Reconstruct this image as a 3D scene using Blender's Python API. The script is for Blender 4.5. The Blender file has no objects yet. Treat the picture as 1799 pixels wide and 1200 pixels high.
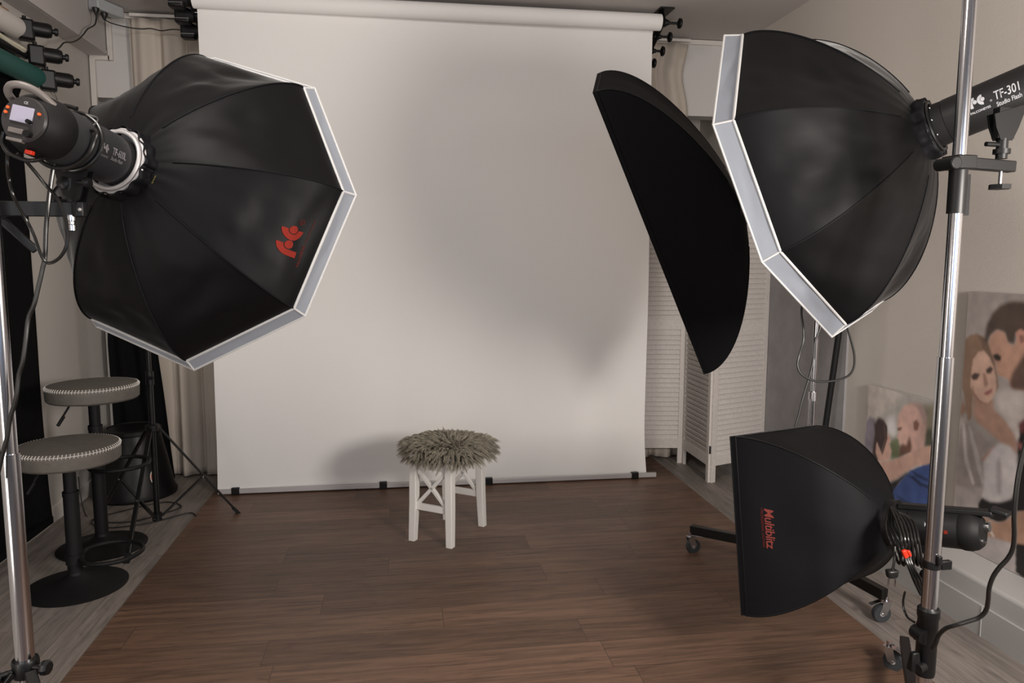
import bpy, bmesh, math, random
import numpy as np
from mathutils import Vector, Matrix, noise
random.seed(7)
SC = bpy.context.scene
COL = SC.collection
PI = math.pi
def V(*a): return Vector(a)
# ------------------------------------------------------------------ camera
YAW, PITCH, ROLL, FPX, EYE = math.radians(8.4), math.radians(6.4), math.radians(0.1), 1298.0, 1.45
cf = V(math.sin(YAW)*math.cos(PITCH), math.cos(YAW)*math.cos(PITCH), -math.sin(PITCH))
cr = V(math.cos(YAW), -math.sin(YAW), 0)
cu = cr.cross(cf)
cr, cu = math.cos(ROLL)*cr+math.sin(ROLL)*cu, -math.sin(ROLL)*cr+math.cos(ROLL)*cu
C0 = V(0, 0, EYE)
cam = bpy.data.cameras.new('camera'); camo = bpy.data.objects.new('camera', cam); COL.objects.link(camo)
camo.matrix_world = Matrix(((cr.x, cu.x, -cf.x, 0), (cr.y, cu.y, -cf.y, 0), (cr.z, cu.z, -cf.z, EYE), (0, 0, 0, 1)))
cam.sensor_width = 36; cam.sensor_fit = 'HORIZONTAL'; cam.lens = FPX/1799*36
cam.clip_start = 0.05
SC.camera = camo
def W(px, py, d):            # survey point: a place d metres ahead of the eye
    return C0+(cr*((px-899.5)/FPX)-cu*((py-600)/FPX)+cf)*d
def PL(px, py, ax, val):     # survey point on the plane axis = value
    d = W(px, py, 1)-C0; return C0+d*((val-C0[ax])/d[ax])
# ------------------------------------------------------------------ materials
def mat(name, col, rough=0.6, metal=0.0, spec=0.5, sheen=0.0, trans=0.0, emit=None, es=1.0, bump=None, var=None, coat=0.0):
    m = bpy.data.materials.new(name); m.use_nodes = True
    nt = m.node_tree; n = nt.nodes; L = nt.links
    b = n['Principled BSDF']; out = n['Material Output']
    b.inputs['Base Color'].default_value = (*col, 1); b.inputs['Roughness'].default_value = rough
    b.inputs['Metallic'].default_value = metal; b.inputs['Specular IOR Level'].default_value = spec
    if sheen: b.inputs['Sheen Weight'].default_value = sheen; b.inputs['Sheen Roughness'].default_value = 0.28
    if coat: b.inputs['Coat Weight'].default_value = coat
    if emit: b.inputs['Emission Color'].default_value = (*emit, 1); b.inputs['Emission Strength'].default_value = es
    if bump or var:
        tc = n.new('ShaderNodeTexCoord')
    if var:   # (scale, amount)
        nz = n.new('ShaderNodeTexNoise'); nz.inputs['Scale'].default_value = var[0]; nz.inputs['Detail'].default_value = 5
        L.new(tc.outputs['Object'], nz.inputs['Vector'])
        mx = n.new('ShaderNodeMixRGB'); mx.blend_type = 'MULTIPLY'; mx.inputs[0].default_value = 1
        mx.inputs[1].default_value = (*col, 1)
        rp = n.new('ShaderNodeValToRGB'); a = 1-var[1]
        rp.color_ramp.elements[0].position = 0.3; rp.color_ramp.elements[0].color = (a, a, a, 1)
        rp.color_ramp.elements[1].position = 0.7; rp.color_ramp.elements[1].color = (1, 1, 1, 1)
        L.new(nz.outputs['Fac'], rp.inputs[0]); L.new(rp.outputs[0], mx.inputs[2]); L.new(mx.outputs[0], b.inputs['Base Color'])
    if bump:  # (scale, strength, distance)
        nb = n.new('ShaderNodeTexNoise'); nb.inputs['Scale'].default_value = bump[0]; nb.inputs['Detail'].default_value = 4
        L.new(tc.outputs['Object'], nb.inputs['Vector'])
        bp = n.new('ShaderNodeBump'); bp.inputs['Strength'].default_value = bump[1]; bp.inputs['Distance'].default_value = bump[2]
        L.new(nb.outputs['Fac'], bp.inputs['Height']); L.new(bp.outputs[0], b.inputs['Normal'])
    if trans:
        tr = n.new('ShaderNodeBsdfTranslucent'); tr.inputs[0].default_value = (*col, 1)
        ms = n.new('ShaderNodeMixShader'); ms.inputs[0].default_value = trans
        L.new(b.outputs[0], ms.inputs[1]); L.new(tr.outputs[0], ms.inputs[2]); L.new(ms.outputs[0], out.inputs[0])
    return m
def planks(name, c1, c2, w, l, along_x, grain, rough, mortar):
    m = bpy.data.materials.new(name); m.use_nodes = True
    nt = m.node_tree; n = nt.nodes; L = nt.links; b = n['Principled BSDF']
    tc = n.new('ShaderNodeTexCoord'); mp = n.new('ShaderNodeMapping')
    if not along_x: mp.inputs['Rotation'].default_value = (0, 0, PI/2)
    L.new(tc.outputs['Object'], mp.inputs['Vector'])
    br = n.new('ShaderNodeTexBrick'); br.offset = 0.0; br.squash = 1
    br.inputs['Scale'].default_value = 1; br.inputs['Brick Width'].default_value = l; br.inputs['Row Height'].default_value = w
    br.inputs['Mortar Size'].default_value = 0.0012; br.inputs['Mortar Smooth'].default_value = 0.3; br.inputs['Bias'].default_value = 0
    br.inputs['Color1'].default_value = (*c1, 1); br.inputs['Color2'].default_value = (*c2, 1); br.inputs['Mortar'].default_value = (*mortar, 1)
    sxy = n.new('ShaderNodeSeparateXYZ'); L.new(mp.outputs[0], sxy.inputs[0])
    def mth(op, a, b=None):
        q_ = n.new('ShaderNodeMath'); q_.operation = op; L.new(a, q_.inputs[0])
        if b is not None: q_.inputs[1].default_value = b
        return q_.outputs[0]
    row = mth('FLOOR', mth('DIVIDE', sxy.outputs['Y'], w))
    wn = n.new('ShaderNodeTexWhiteNoise'); wn.noise_dimensions = '1D'; L.new(row, wn.inputs['W'])
    ad = n.new('ShaderNodeMath'); ad.operation = 'ADD'; L.new(sxy.outputs['X'], ad.inputs[0]); L.new(mth('MULTIPLY', wn.outputs['Value'], l*3), ad.inputs[1])
    cxy = n.new('ShaderNodeCombineXYZ'); L.new(ad.outputs[0], cxy.inputs['X']); L.new(sxy.outputs['Y'], cxy.inputs['Y'])
    L.new(cxy.outputs[0], br.inputs['Vector'])
    # grain: noise stretched along the plank, shifted per row
    sx = n.new('ShaderNodeMapping'); sx.inputs['Scale'].default_value = (1.6, 26, 1); L.new(mp.outputs[0], sx.inputs['Vector'])
    rowadd = n.new('ShaderNodeVectorMath'); rowadd.operation = 'ADD'
    sc = n.new('ShaderNodeVectorMath'); sc.operation = 'SCALE'; sc.inputs['Scale'].default_value = 60
    L.new(br.outputs['Color'], sc.inputs[0]); L.new(sx.outputs[0], rowadd.inputs[0]); L.new(sc.outputs[0], rowadd.inputs[1])
    nz = n.new('ShaderNodeTexNoise'); nz.inputs['Scale'].default_value = 1.6; nz.inputs['Detail'].default_value = 8; nz.inputs['Roughness'].default_value = 0.62; nz.inputs['Distortion'].default_value = 0.9
    L.new(rowadd.outputs[0], nz.inputs['Vector'])
    rp = n.new('ShaderNodeValToRGB'); e = rp.color_ramp.elements
    e[0].position = 0.34; e[0].color = (1-grain, 1-grain, 1-grain, 1); e[1].position = 0.62; e[1].color = (1.12, 1.1, 1.08, 1)
    L.new(nz.outputs['Fac'], rp.inputs[0])
    # knots and long dark cathedral streaks
    kn = n.new('ShaderNodeTexNoise'); kn.inputs['Scale'].default_value = 2.3; kn.inputs['Detail'].default_value = 3; kn.inputs['Distortion'].default_value = 2.5
    k2 = n.new('ShaderNodeMapping'); k2.inputs['Scale'].default_value = (1, 5, 1); L.new(rowadd.outputs[0], k2.inputs['Vector'])
    k2.inputs['Scale'].default_value = (0.9, 0.22, 1); L.new(k2.outputs[0], kn.inputs['Vector'])
    kr = n.new('ShaderNodeValToRGB'); q = kr.color_ramp.elements
    q[0].position = 0.28; q[0].color = (0.72, 0.7, 0.68, 1); q[1].position = 0.46; q[1].color = (1, 1, 1, 1)
    L.new(kn.outputs['Fac'], kr.inputs[0])
    m1 = n.new('ShaderNodeMixRGB'); m1.blend_type = 'MULTIPLY'; m1.inputs[0].default_value = 1
    L.new(br.outputs['Color'], m1.inputs[1]); L.new(rp.outputs[0], m1.inputs[2])
    m2 = n.new('ShaderNodeMixRGB'); m2.blend_type = 'MULTIPLY'; m2.inputs[0].default_value = 0.8
    L.new(m1.outputs[0], m2.inputs[1]); L.new(kr.outputs[0], m2.inputs[2]); L.new(m2.outputs[0], b.inputs['Base Color'])
    b.inputs['Roughness'].default_value = rough; b.inputs['Specular IOR Level'].default_value = 0.35
    bp = n.new('ShaderNodeBump'); bp.inputs['Strength'].default_value = 0.25; bp.inputs['Distance'].default_value = 0.002
    L.new(nz.outputs['Fac'], bp.inputs['Height']); L.new(bp.outputs[0], b.inputs['Normal'])
    return m
MT = dict(
 wall=mat('wall_paint', (.54, .51, .475), .85, bump=(70, .25, .002)),
 wallr=mat('wall_woven_paper', (.62, .57, .52), .85, bump=(160, .3, .002)),
 greyw=mat('grey_facing', (.36, .35, .355), .85, bump=(40, .4, .003), var=(9, .15)),
 ceil=mat('ceiling_paint', (.50, .465, .45), .9),
 lintel=mat('lintel_paint', (.60, .575, .56), .85),
 trim=mat('white_trim', (.66, .62, .58), .5),
 ledge=mat('ledge_board', (.46, .45, .44), .55),  # darker than the wall paint: the right foreground's shade is put into this colour
 grey_floor=planks('grey_laminate', (.29, .255, .23), (.22, .195, .18), .19, 1.25, False, .34, .5, (.12, .1, .09)),
 brown=planks('brown_vinyl', (.176, .104, .070), (.120, .071, .048), .185, 1.2, True, .42, .46, (.05, .035, .03)),
 paper=mat('backdrop_paper', (.85, .835, .82), .9, spec=.2, bump=(3, .15, .01)),
 bar=mat('bar_aluminium', (.52, .50, .50), .45, metal=.3),
 blackp=mat('black_plastic', (.006, .006, .0065), .42, spec=.35),
 blackm=mat('black_matt', (.006, .006, .0065), .6, spec=.3),
 blackt=mat('black_tube', (.006, .006, .006), .32, spec=.4),
 nylon=mat('black_nylon', (.0040, .0039, .0044), .5, spec=.13, sheen=.22, bump=(500, .15, .001)),
 nylon2=mat('black_nylon_matt', (.0040, .0040, .0052), .62, spec=.16, bump=(420, .12, .001)),
 cloth=mat('black_cloth', (.005, .005, .0055), .95, spec=.1),
 lip=mat('white_diffusion', (.40, .43, .49), .6, trans=.5, bump=(25, .3, .004)),
 pipe=mat('white_piping', (.52, .515, .51), .6),
 chrome=mat('chrome_tube', (.62, .62, .65), .17, metal=1),
 chromed=mat('chrome_dull', (.55, .55, .56), .3, metal=1),
 gun=mat('dark_grey_body', (.022, .023, .025), .45),
 gun2=mat('black_body', (.006, .006, .0065), .5, spec=.35),
 print=mat('grey_print', (.38, .38, .40), .6),
 printd=mat('dull_grey_print', (.20, .19, .20), .6),
 red=mat('red_print', (.20, .016, .009), .8, spec=.2),
 redm=mat('faded_red_print', (.20, .040, .032), .8, spec=.2),
 redd=mat('dark_red_print', (.085, .013, .010), .8, spec=.2),
 redsw=mat('red_switch', (.6, .03, .01), .4, emit=(1, .06, .02), es=.04),
 led=mat('orange_led', (.7, .10, .02), .4, emit=(1, .16, .04), es=.25),
 yellow=mat('yellow_print', (.22, .18, .04), .8),
 screen=mat('lcd_panel', (.34, .32, .40), .25, emit=(.35, .33, .45), es=.12),
 panel=mat('dark_panel', (.035, .032, .032), .35),
 handle=mat('grey_handle', (.16, .14, .13), .4),
 leather=mat('grey_leather', (.125, .112, .098), .7, bump=(220, .35, .0015), var=(30, .2)),
 stitch=mat('white_stitch', (.75, .72, .68), .8),
 white=mat('white_lacquer', (.82, .80, .76), .4),
 slat=mat('whitewashed_wood', (.66, .615, .58), .6, var=(60, .12)),
 curtain=mat('cream_curtain', (.60, .53, .46), .95, trans=.12, bump=(120, .3, .002)),
 fur=mat('fur_fibre', (.37, .335, .265), .8, trans=.12),
 furb=mat('fur_backing', (.16, .14, .11), .95),
 rubber=mat('grey_rubber', (.035, .038, .042), .7),
 green=mat('green_vinyl', (.012, .085, .072), .5),
 rollw=mat('white_vinyl_roll', (.62, .58, .55), .6),
 cream=mat('cream_roll', (.62, .58, .45), .8),
 canvas=mat('canvas_edge', (.50, .48, .46), .8),
 socket=mat('grey_plastic_box', (.42, .44, .45), .5),
 cord=mat('black_cord', (.012, .012, .012), .4),
 cordg=mat('glossy_cord', (.010, .0095, .009), .28),
 sticker=mat('sticker_white', (.6, .55, .5), .6), stickr=mat('sticker_red', (.5, .07, .03), .6),
)
# ------------------------------------------------------------------ mesh builder
def frame(z):      # any orthonormal frame with the given third axis
    z = Vector(z).normalized(); a = V(0, 0, 1) if abs(z.z) < .95 else V(1, 0, 0)
    x = a.cross(z).normalized(); return x, z.cross(x), z
def smooth_path(P, k=8):
    P = [Vector(p) for p in P]; out = []
    for i in range(len(P)-1):
        a = P[max(i-1, 0)]; b = P[i]; c = P[i+1]; d = P[min(i+2, len(P)-1)]
        for j in range(k):
            t = j/k
            out.append(.5*((2*b)+(c-a)*t+(2*a-5*b+4*c-d)*t*t+(3*b-a-3*c+d)*t**3))
    out.append(P[-1]); return out
def wmat(o):
    m = o.matrix_basis.copy(); p = o.parent
    while p is not None: m = p.matrix_basis @ m; p = p.parent
    return m
class MB:
    def __init__(s): s.v = []; s.f = []; s.mi = []
    def add(s, vs, fs, mi=0):
        o = len(s.v); s.v += [tuple(x) for x in vs]; s.f += [tuple(i+o for i in f) for f in fs]; s.mi += [mi]*len(fs); return s
    def box(s, c, d, ax=None, mi=0, taper=1.0):
        c = Vector(c); X, Y, Z = ax if ax else (V(1, 0, 0), V(0, 1, 0), V(0, 0, 1))
        vs = []
        for sz in (-1, 1):
            k = taper if sz < 0 else 1
            for sy in (-1, 1):
                for sx in (-1, 1):
                    vs.append(c+X*(sx*d[0]/2*k)+Y*(sy*d[1]/2*k)+Z*(sz*d[2]/2))
        return s.add(vs, [(0, 2, 3, 1), (4, 5, 7, 6), (0, 1, 5, 4), (2, 6, 7, 3), (0, 4, 6, 2), (1, 3, 7, 5)], mi)
    def bar(s, p, q, w, h, up=(0, 0, 1), mi=0):       # rectangular bar from p to q
        p = Vector(p); q = Vector(q); Y = (q-p); l = Y.length; Y.normalize(); u = Vector(up)
        X = Y.cross(u).normalized(); Z = X.cross(Y)
        return s.box((p+q)/2, (w, l, h), (X, Y, Z), mi)
    def cyl(s, p, q, r, r2=None, n=24, mi=0, cap=True):
        p = Vector(p); q = Vector(q); r2 = r if r2 is None else r2
        x, y, z = frame(q-p); vs = []
        for c, rr in ((p, r), (q, r2)):
            vs += [c+x*(rr*math.cos(2*PI*i/n))+y*(rr*math.sin(2*PI*i/n)) for i in range(n)]
        fs = [(i, (i+1) % n, n+(i+1) % n, n+i) for i in range(n)]
        if cap: fs += [tuple(reversed(range(n))), tuple(range(n, 2*n))]
        return s.add(vs, fs, mi)
    def lathe(s, prof, o=(0, 0, 0), ax=(0, 0, 1), n=32, mi=0, xs=1.0):
        o = Vector(o); x, y, z = frame(ax) if tuple(ax) != (0, 0, 1) else (V(1, 0, 0), V(0, 1, 0), V(0, 0, 1)); vs = []
        for r, h in prof:
            vs += [o+x*(r*math.cos(2*PI*i/n))+y*(r*xs*math.sin(2*PI*i/n))+z*h for i in range(n)]
        fs = []
        for k in range(len(prof)-1):
            fs += [(k*n+i, k*n+(i+1) % n, (k+1)*n+(i+1) % n, (k+1)*n+i) for i in range(n)]
        fs += [tuple(reversed(range(n))), tuple(range((len(prof)-1)*n, len(prof)*n))]
        return s.add(vs, fs, mi)
    def tube(s, P, r, n=10, mi=0, sm=True, closed=False, k=8):
        P = [Vector(p) for p in P]
        if sm: P = smooth_path(P, k)
        vs = []; X = None
        for i, p in enumerate(P):
            if closed: t = (P[(i+1) % len(P)]-P[i-1])
            else: t = (P[min(i+1, len(P)-1)]-P[max(i-1, 0)])
            t.normalize()
            if X is None: X, Y, _ = frame(t)
            X = (X-t*X.dot(t)).normalized(); Y = t.cross(X)
            vs += [p+X*(r*math.cos(2*PI*j/n))+Y*(r*math.sin(2*PI*j/n)) for j in range(n)]
        m = len(P); fs = []
        for i in range(m if closed else m-1):
            a = i*n; b = ((i+1) % m)*n
            fs += [(a+j, a+(j+1) % n, b+(j+1) % n, b+j) for j in range(n)]
        if not closed: fs += [tuple(reversed(range(n))), tuple(range((m-1)*n, m*n))]
        return s.add(vs, fs, mi)
    def grid(s, fn, nu, nv, mi=0, thick=None):
        vs = [fn(i/nu, j/nv) for j in range(nv+1) for i in range(nu+1)]
        fs = [(j*(nu+1)+i, j*(nu+1)+i+1, (j+1)*(nu+1)+i+1, (j+1)*(nu+1)+i) for j in range(nv) for i in range(nu)]
        return s.add(vs, fs, mi)
    def plate(s, P, off, mi=0):
        n = len(P); off = Vector(off); a = [Vector(p)-off/2 for p in P]; b = [Vector(p)+off/2 for p in P]
        return s.add(a+b, [tuple(range(n)), tuple(range(2*n-1, n-1, -1))]+[(i, i+n, (i+1) % n+n, (i+1) % n) for i in range(n)], mi)
    def sphere(s, c, r, n=14, mi=0, sc=(1, 1, 1)):
        c = Vector(c); vs = []; m = n//2
        for j in range(1, m):
            for i in range(n):
                a = PI*j/m; b = 2*PI*i/n; vs.append(c+V(r*sc[0]*math.sin(a)*math.cos(b), r*sc[1]*math.sin(a)*math.sin(b), r*sc[2]*math.cos(a)))
        fs = [(j*n+i, (j+1)*n+i, (j+1)*n+(i+1) % n, j*n+(i+1) % n) for j in range(m-2) for i in range(n)]
        vs += [c+V(0, 0, r*sc[2]), c-V(0, 0, r*sc[2])]; T = len(vs)-2
        fs += [(T, i, (i+1) % n) for i in range(n)]+[(T+1, (m-2)*n+(i+1) % n, (m-2)*n+i) for i in range(n)]
        return s.add(vs, fs, mi)
    def build(s, name, m, parent=None, world=True, bevel=0, smooth=True, solid=0, ang=35):
        me = bpy.data.meshes.new(name); vs = s.v
        if parent is not None and world:
            inv = wmat(parent).inverted(); vs = [tuple(inv @ Vector(p)) for p in vs]
        me.from_pydata(vs, [], s.f); ms = m if isinstance(m, (list, tuple)) else [m]
        for x in ms: me.materials.append(MT[x] if isinstance(x, str) else x)
        me.polygons.foreach_set('material_index', s.mi)
        me.validate(); me.update()
        if smooth:
            me.polygons.foreach_set('use_smooth', [True]*len(me.polygons))
            if ang < 180: me.set_sharp_from_angle(angle=math.radians(ang))
        o = bpy.data.objects.new(name, me); COL.objects.link(o)
        if parent is not None: o.parent = parent
        if solid:
            md = o.modifiers.new('solid', 'SOLIDIFY'); md.thickness = solid; md.offset = 0
        if bevel:
            md = o.modifiers.new('bevel', 'BEVEL'); md.width = bevel; md.segments = 2; md.limit_method = 'ANGLE'; md.angle_limit = math.radians(40)
        return o
def tag(o, label, cat, group=None, kind=None):
    o['label'] = label; o['category'] = cat
    if group: o['group'] = group
    if kind: o['kind'] = kind
    return o
def thing(name, label, cat, loc=(0, 0, 0), M=None, group=None):
    o = bpy.data.objects.new(name, None); COL.objects.link(o)
    mw = Matrix.Translation(Vector(loc))
    if M is not None: mw = mw @ M.to_4x4()
    o.matrix_world = mw; o.empty_display_size = .1
    return tag(o, label, cat, group)
def struct(name, mb, m, **k):
    o = mb.build(name, m, **k); o['kind'] = 'structure'; return o
def kids(o): return [c for c in bpy.data.objects if c.parent == o]
def dup(root, label, delta=None):
    r = root.copy(); COL.objects.link(r); r['label'] = label
    for ch in kids(root):
        c = ch.copy(); COL.objects.link(c); c.parent = r
        for g in kids(ch):
            d = g.copy(); COL.objects.link(d); d.parent = c
    return r
def text2d(s, size, bold=0.0, shear=0.0, align='LEFT', space=1.0):
    cu_ = bpy.data.curves.new('t', 'FONT'); cu_.body = s; cu_.size = size; cu_.offset = bold; cu_.shear = shear
    cu_.align_x = align; cu_.space_character = space; cu_.resolution_u = 3
    o = bpy.data.objects.new('t', cu_); COL.objects.link(o)
    dg = bpy.context.evaluated_depsgraph_get(); me = bpy.data.meshes.new_from_object(o.evaluated_get(dg))
    vs = [(v.co.x, v.co.y) for v in me.vertices]; fs = [tuple(p.vertices) for p in me.polygons]
    bpy.data.objects.remove(o); bpy.data.curves.remove(cu_); bpy.data.meshes.remove(me)
    return vs, fs
def ring2d(cx, cy, r0, r1, a0, a1, n=24):
    vs = []; fs = []
    for i in range(n+1):
        a = math.radians(a0+(a1-a0)*i/n); vs += [(cx+r0*math.cos(a), cy+r0*math.sin(a)), (cx+r1*math.cos(a), cy+r1*math.sin(a))]
    for i in range(n): fs.append((2*i, 2*i+1, 2*i+3, 2*i+2))
    return vs, fs
def logo2d():      # emblem: an F and a C, each hugging a dot; 1 unit = height about 3.7
    out = [ring2d(3.18, 2.34, 0, .72, 0, 360, 32), ring2d(5.84, 2.36, 0, .72, 0, 360, 32),
           ring2d(5.84, 2.36, .86, 1.86, 90, 272, 32), ring2d(3.18, 2.34, .86, 1.86, 90, 182, 20),
           ([(1.32, 2.34), (2.32, 2.34), (2.32, .45), (1.32, .45)], [(0, 1, 2, 3)])]
    return out
def stamp(mb, shapes, fn, mi=0, sub=0):    # fn(x, y) -> 3D point
    for vs, fs in shapes:
        mb.add([fn(x, y) for x, y in vs], fs, mi)
def move2d(sh, dx, dy, k=1): return ([(x*k+dx, y*k+dy) for x, y in sh[0]], sh[1])
# ------------------------------------------------------------------ the room
XL, XR, YL, YB, ZC = -1.93, 2.42, 5.15, 5.9, 2.98
def sb(name, x0, x1, y0, y1, z0, z1, m, **k):
    return struct(name, MB().box(((x0+x1)/2, (y0+y1)/2, (z0+z1)/2), (x1-x0, y1-y0, z1-z0)), m, smooth=False, **k)
YF = -3.0
sb('floor', XL-.1, XR+.1, YF-.1, YB+.1, -.08, 0, 'grey_floor')
sb('ceiling', XL-.1, XR+.1, YF-.1, YB+.1, ZC, ZC+.08, 'ceil')
sb('wall_left', XL-.1, XL, YF, YB, 0, ZC, 'wall')
sb('wall_right', XR, XR+.1, YF, YB, 0, ZC, 'wallr')
sb('trim_7', XR-.012, XR, 3.72, 5.13, 0, 1.6, 'greyw')            # thin grey facing low on the right wall, greyer than the wall
sb('trim_8', XL, XR, 5.132, 5.148, 2.945, 2.975, 'trim')           # thin cornice on the lintel
sb('wall_back', XL-.1, XR+.1, YB, YB+.1, 0, ZC, 'wall')
sb('trim_1', XL, XR, YL, YL+.14, 2.46, ZC, 'lintel')             # lintel over the rear recess
sb('trim_2', XL, -1.82, YF, YL, 2.71, ZC, 'ceil')                # boxed beam along the left wall
tb = MB(); tb.box((-1.812, 1.5, 2.722), (.016, 7.2, .022)).box((-1.815, 1.5, 2.752), (.009, 7.2, .03))
struct('trim_3', tb, 'ceil', smooth=False)
# front wall behind the viewer with a wide window
fw = MB(); wx0, wx1, wz0, wz1 = -.9, 2.1, .85, 2.45
for a in ((XL, wx0, 0, ZC), (wx1, XR, 0, ZC), (wx0, wx1, 0, wz0), (wx0, wx1, wz1, ZC)):
    fw.box(((a[0]+a[1])/2, YF-.05, (a[2]+a[3])/2), (a[1]-a[0], .1, a[3]-a[2]))
struct('wall_front', fw, 'wall', smooth=False)
wf = MB()
for x in (wx0+.03, (wx0+wx1)/2, wx1-.03): wf.box((x, YF-.05, (wz0+wz1)/2), (.06, .08, wz1-wz0))
for z in (wz0+.03, wz1-.03): wf.box(((wx0+wx1)/2, YF-.05, z), (wx1-wx0, .08, .06))
struct('window_1', wf, 'trim', smooth=False)
# skirting, ledge, cable ducts
sb('baseboard_left', XL, XL+.012, YF, YB, 0, .085, 'trim')
sb('baseboard_back', XL, XR, YB-.012, YB, 0, .085, 'trim')
lg = MB(); lg.box((2.31, 1.36, .105), (.22, 8.7, .21)); 
struct('trim_4', lg, 'ledge', bevel=.014)
lb = MB(); lb.box((2.196, 1.36, .061), (.012, 8.7, .122)); lb.box((2.1885, 2.42, .061), (.003, .0025, .12))
struct('baseboard_right', lb, 'ledge', smooth=False)
cd = MB()
cd.box((-1.905, 5.135, 1.36), (.032, .024, 2.68)); struct('trim_5', cd, 'trim', smooth=False, bevel=.003)
cd = MB(); cd.box((-1.86, 5.137, 2.70), (.12, .024, .03)); cd.box((-1.798, 5.137, 2.835), (.030, .024, .30)); struct('trim_6', cd, 'trim', smooth=False, bevel=.003)
# brown vinyl studio floor lying on the laminate
mt = MB(); mt.box((.305, 2.15, .002), (2.97, 5.9, .004))
tag(mt.build('vinyl_floor_mat', 'brown', smooth=False), 'dark brown wood-look vinyl studio floor sheet spread over the grey laminate', 'floor mat')

# ------------------------------------------------------------------ paper backdrop
t = thing('paper_backdrop', 'wide white seamless paper backdrop hanging from its roll down to the brown floor', 'backdrop', (.22, 4.6, 0))
PX0, PX1 = -1.135, 1.572
def paper(u, v):
    x = PX0+(PX1-PX0)*u; z = .03+2.87*v
    k = max(0, 1-z/.42)
    y = 4.625+.016*math.sin(z*2.2+x*1.3)*min(1, z)+.006*noise.noise(V(x*1.3, z*.8, 3))
    y -= .012*k*k*math.sin(x*5.0+1)*.6
    xx = x+(.022*k*k if u > .5 else -.008*k*k)*(abs(u-.5)*2)**6
    if z > 2.84: y -= (z-2.84)**2*6
    return V(xx, y, z)
MB().grid(paper, 90, 90).build('paper_sheet', 'paper', t, ang=180)
rl = MB(); rl.cyl((PX0-.015, 4.583, 2.905), (PX1+.03, 4.583, 2.905), .049, n=40)
rl.build('paper_roll', 'paper', t)
MB().cyl((PX0-.05, 4.583, 2.905), (PX1+.06, 4.583, 2.905), .027).build('core_tube', 'blackp', t)
br = MB(); br.bar((PX0-.005, 4.615, .026), (PX1+.075, 4.59, .026), .020, .03); br.build('bottom_bar', 'bar', t, bevel=.003)
for x in (-1.035, -.14, .53, 1.50):
    c = thing('backdrop_clip', {-1.035: 'black clamp gripping the paper bar, furthest left near the tripod foot', -.14: 'black clamp gripping the paper bar just left of the white stool', .53: 'black clamp gripping the paper bar just right of the white stool', 1.5: 'black clamp gripping the paper bar, furthest right beside the louvred screen'}[x], 'clamp', (x, 4.6, 0), group='clamps along the backdrop bar')
    yy = 4.615-.025*(x-PX0)/2.7
    MB().box((x, yy, .027), (.047, .032, .044)).build('clamp_body', 'blackp', c, bevel=.004)
    MB().box((x+.004, yy-.018, .022), (.030, .004, .018)).build('clamp_lever', 'blackm', c, bevel=.001)
# roller brackets: right end spindles with knobs, left end chain drives
for i, (y, z, L_) in enumerate(((4.583, 2.905, .12), (4.70, 2.855, .11), (4.80, 2.795, .10), (4.93, 2.752, .088))):
    wrd = ['topmost, at the end of the white paper roll', 'second from the top', 'third from the top', 'lowest of the four'][i]
    c = thing('roller_spindle', 'black backdrop spindle with round end knob, '+wrd, 'backdrop spindle', (1.62, y, z), group='spindles at the right end of the backdrop rack')
    x0 = 1.60 if i else 1.61
    MB().cyl((x0-.03, y, z), (x0+L_, y, z), .008).cyl((x0, y, z), (x0+.035, y, z), .022, .02).cyl((x0+.035, y, z), (x0+.05, y, z), .013).build('spindle', 'blackp', c)
    MB().lathe([(.008, 0), (.018, .006), (.031, .012), (.031, .022), (.026, .028), (.010, .031)], (x0+L_-.02, y, z), (1, 0, 0), 28).build('end_knob', 'blackp', c)
c = thing('backdrop_rack', 'black stepped steel bracket screwed to the ceiling at the right end of the paper roll', 'bracket', (1.62, 4.7, 2.98))
rk = MB(); rk.bar((1.613, 4.54, 2.93), (1.613, 4.98, 2.73), .006, .085).build('side_plate', 'blackp', c)
MB().box((1.625, 4.60, 2.975), (.09, .16, .008)).box((1.613, 4.60, 2.95), (.006, .10, .06)).build('ceiling_plate', 'blackp', c)
c = thing('backdrop_rack', 'black stepped steel bracket under the ceiling at the left end of the paper roll', 'bracket', (-1.17, 4.7, 2.98))
MB().bar((-1.168, 4.54, 2.93), (-1.168, 4.98, 2.73), .006, .08).build('side_plate', 'blackp', c)
MB().box((-1.19, 4.60, 2.975), (.09, .16, .008)).build('ceiling_plate', 'blackp', c)
for i, (y, z) in enumerate(((4.575, 2.895), (4.69, 2.845), (4.80, 2.79))):
    wrd = ['at top left', 'in the middle', 'at lowest left'][i]
    c = thing('roller_drive', 'black electric roller drive box '+wrd+' of the paper rack', 'roller drive', (-1.2, y, z), group='drive boxes at the left end of the backdrop rack')
    MB().box((-1.235, y, z-.005), (.085, .07, .085)).build('housing', 'blackp', c, bevel=.012)
    MB().cyl((-1.235, y, z), (-1.17, y, z), .036).cyl((-1.19, y, z), (-1.13, y, z), .02).build('drive_hub', 'blackm', c)
    MB().box((-1.235, y-.036, z-.024), (.08, .004, .003)).build('seam_strip', 'chromed', c)
    MB().cyl((-1.17, y-.03, z+.012), (-1.145, y-.03, z+.012), .004, n=10).build('steel_pin', 'chrome', c)

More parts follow.
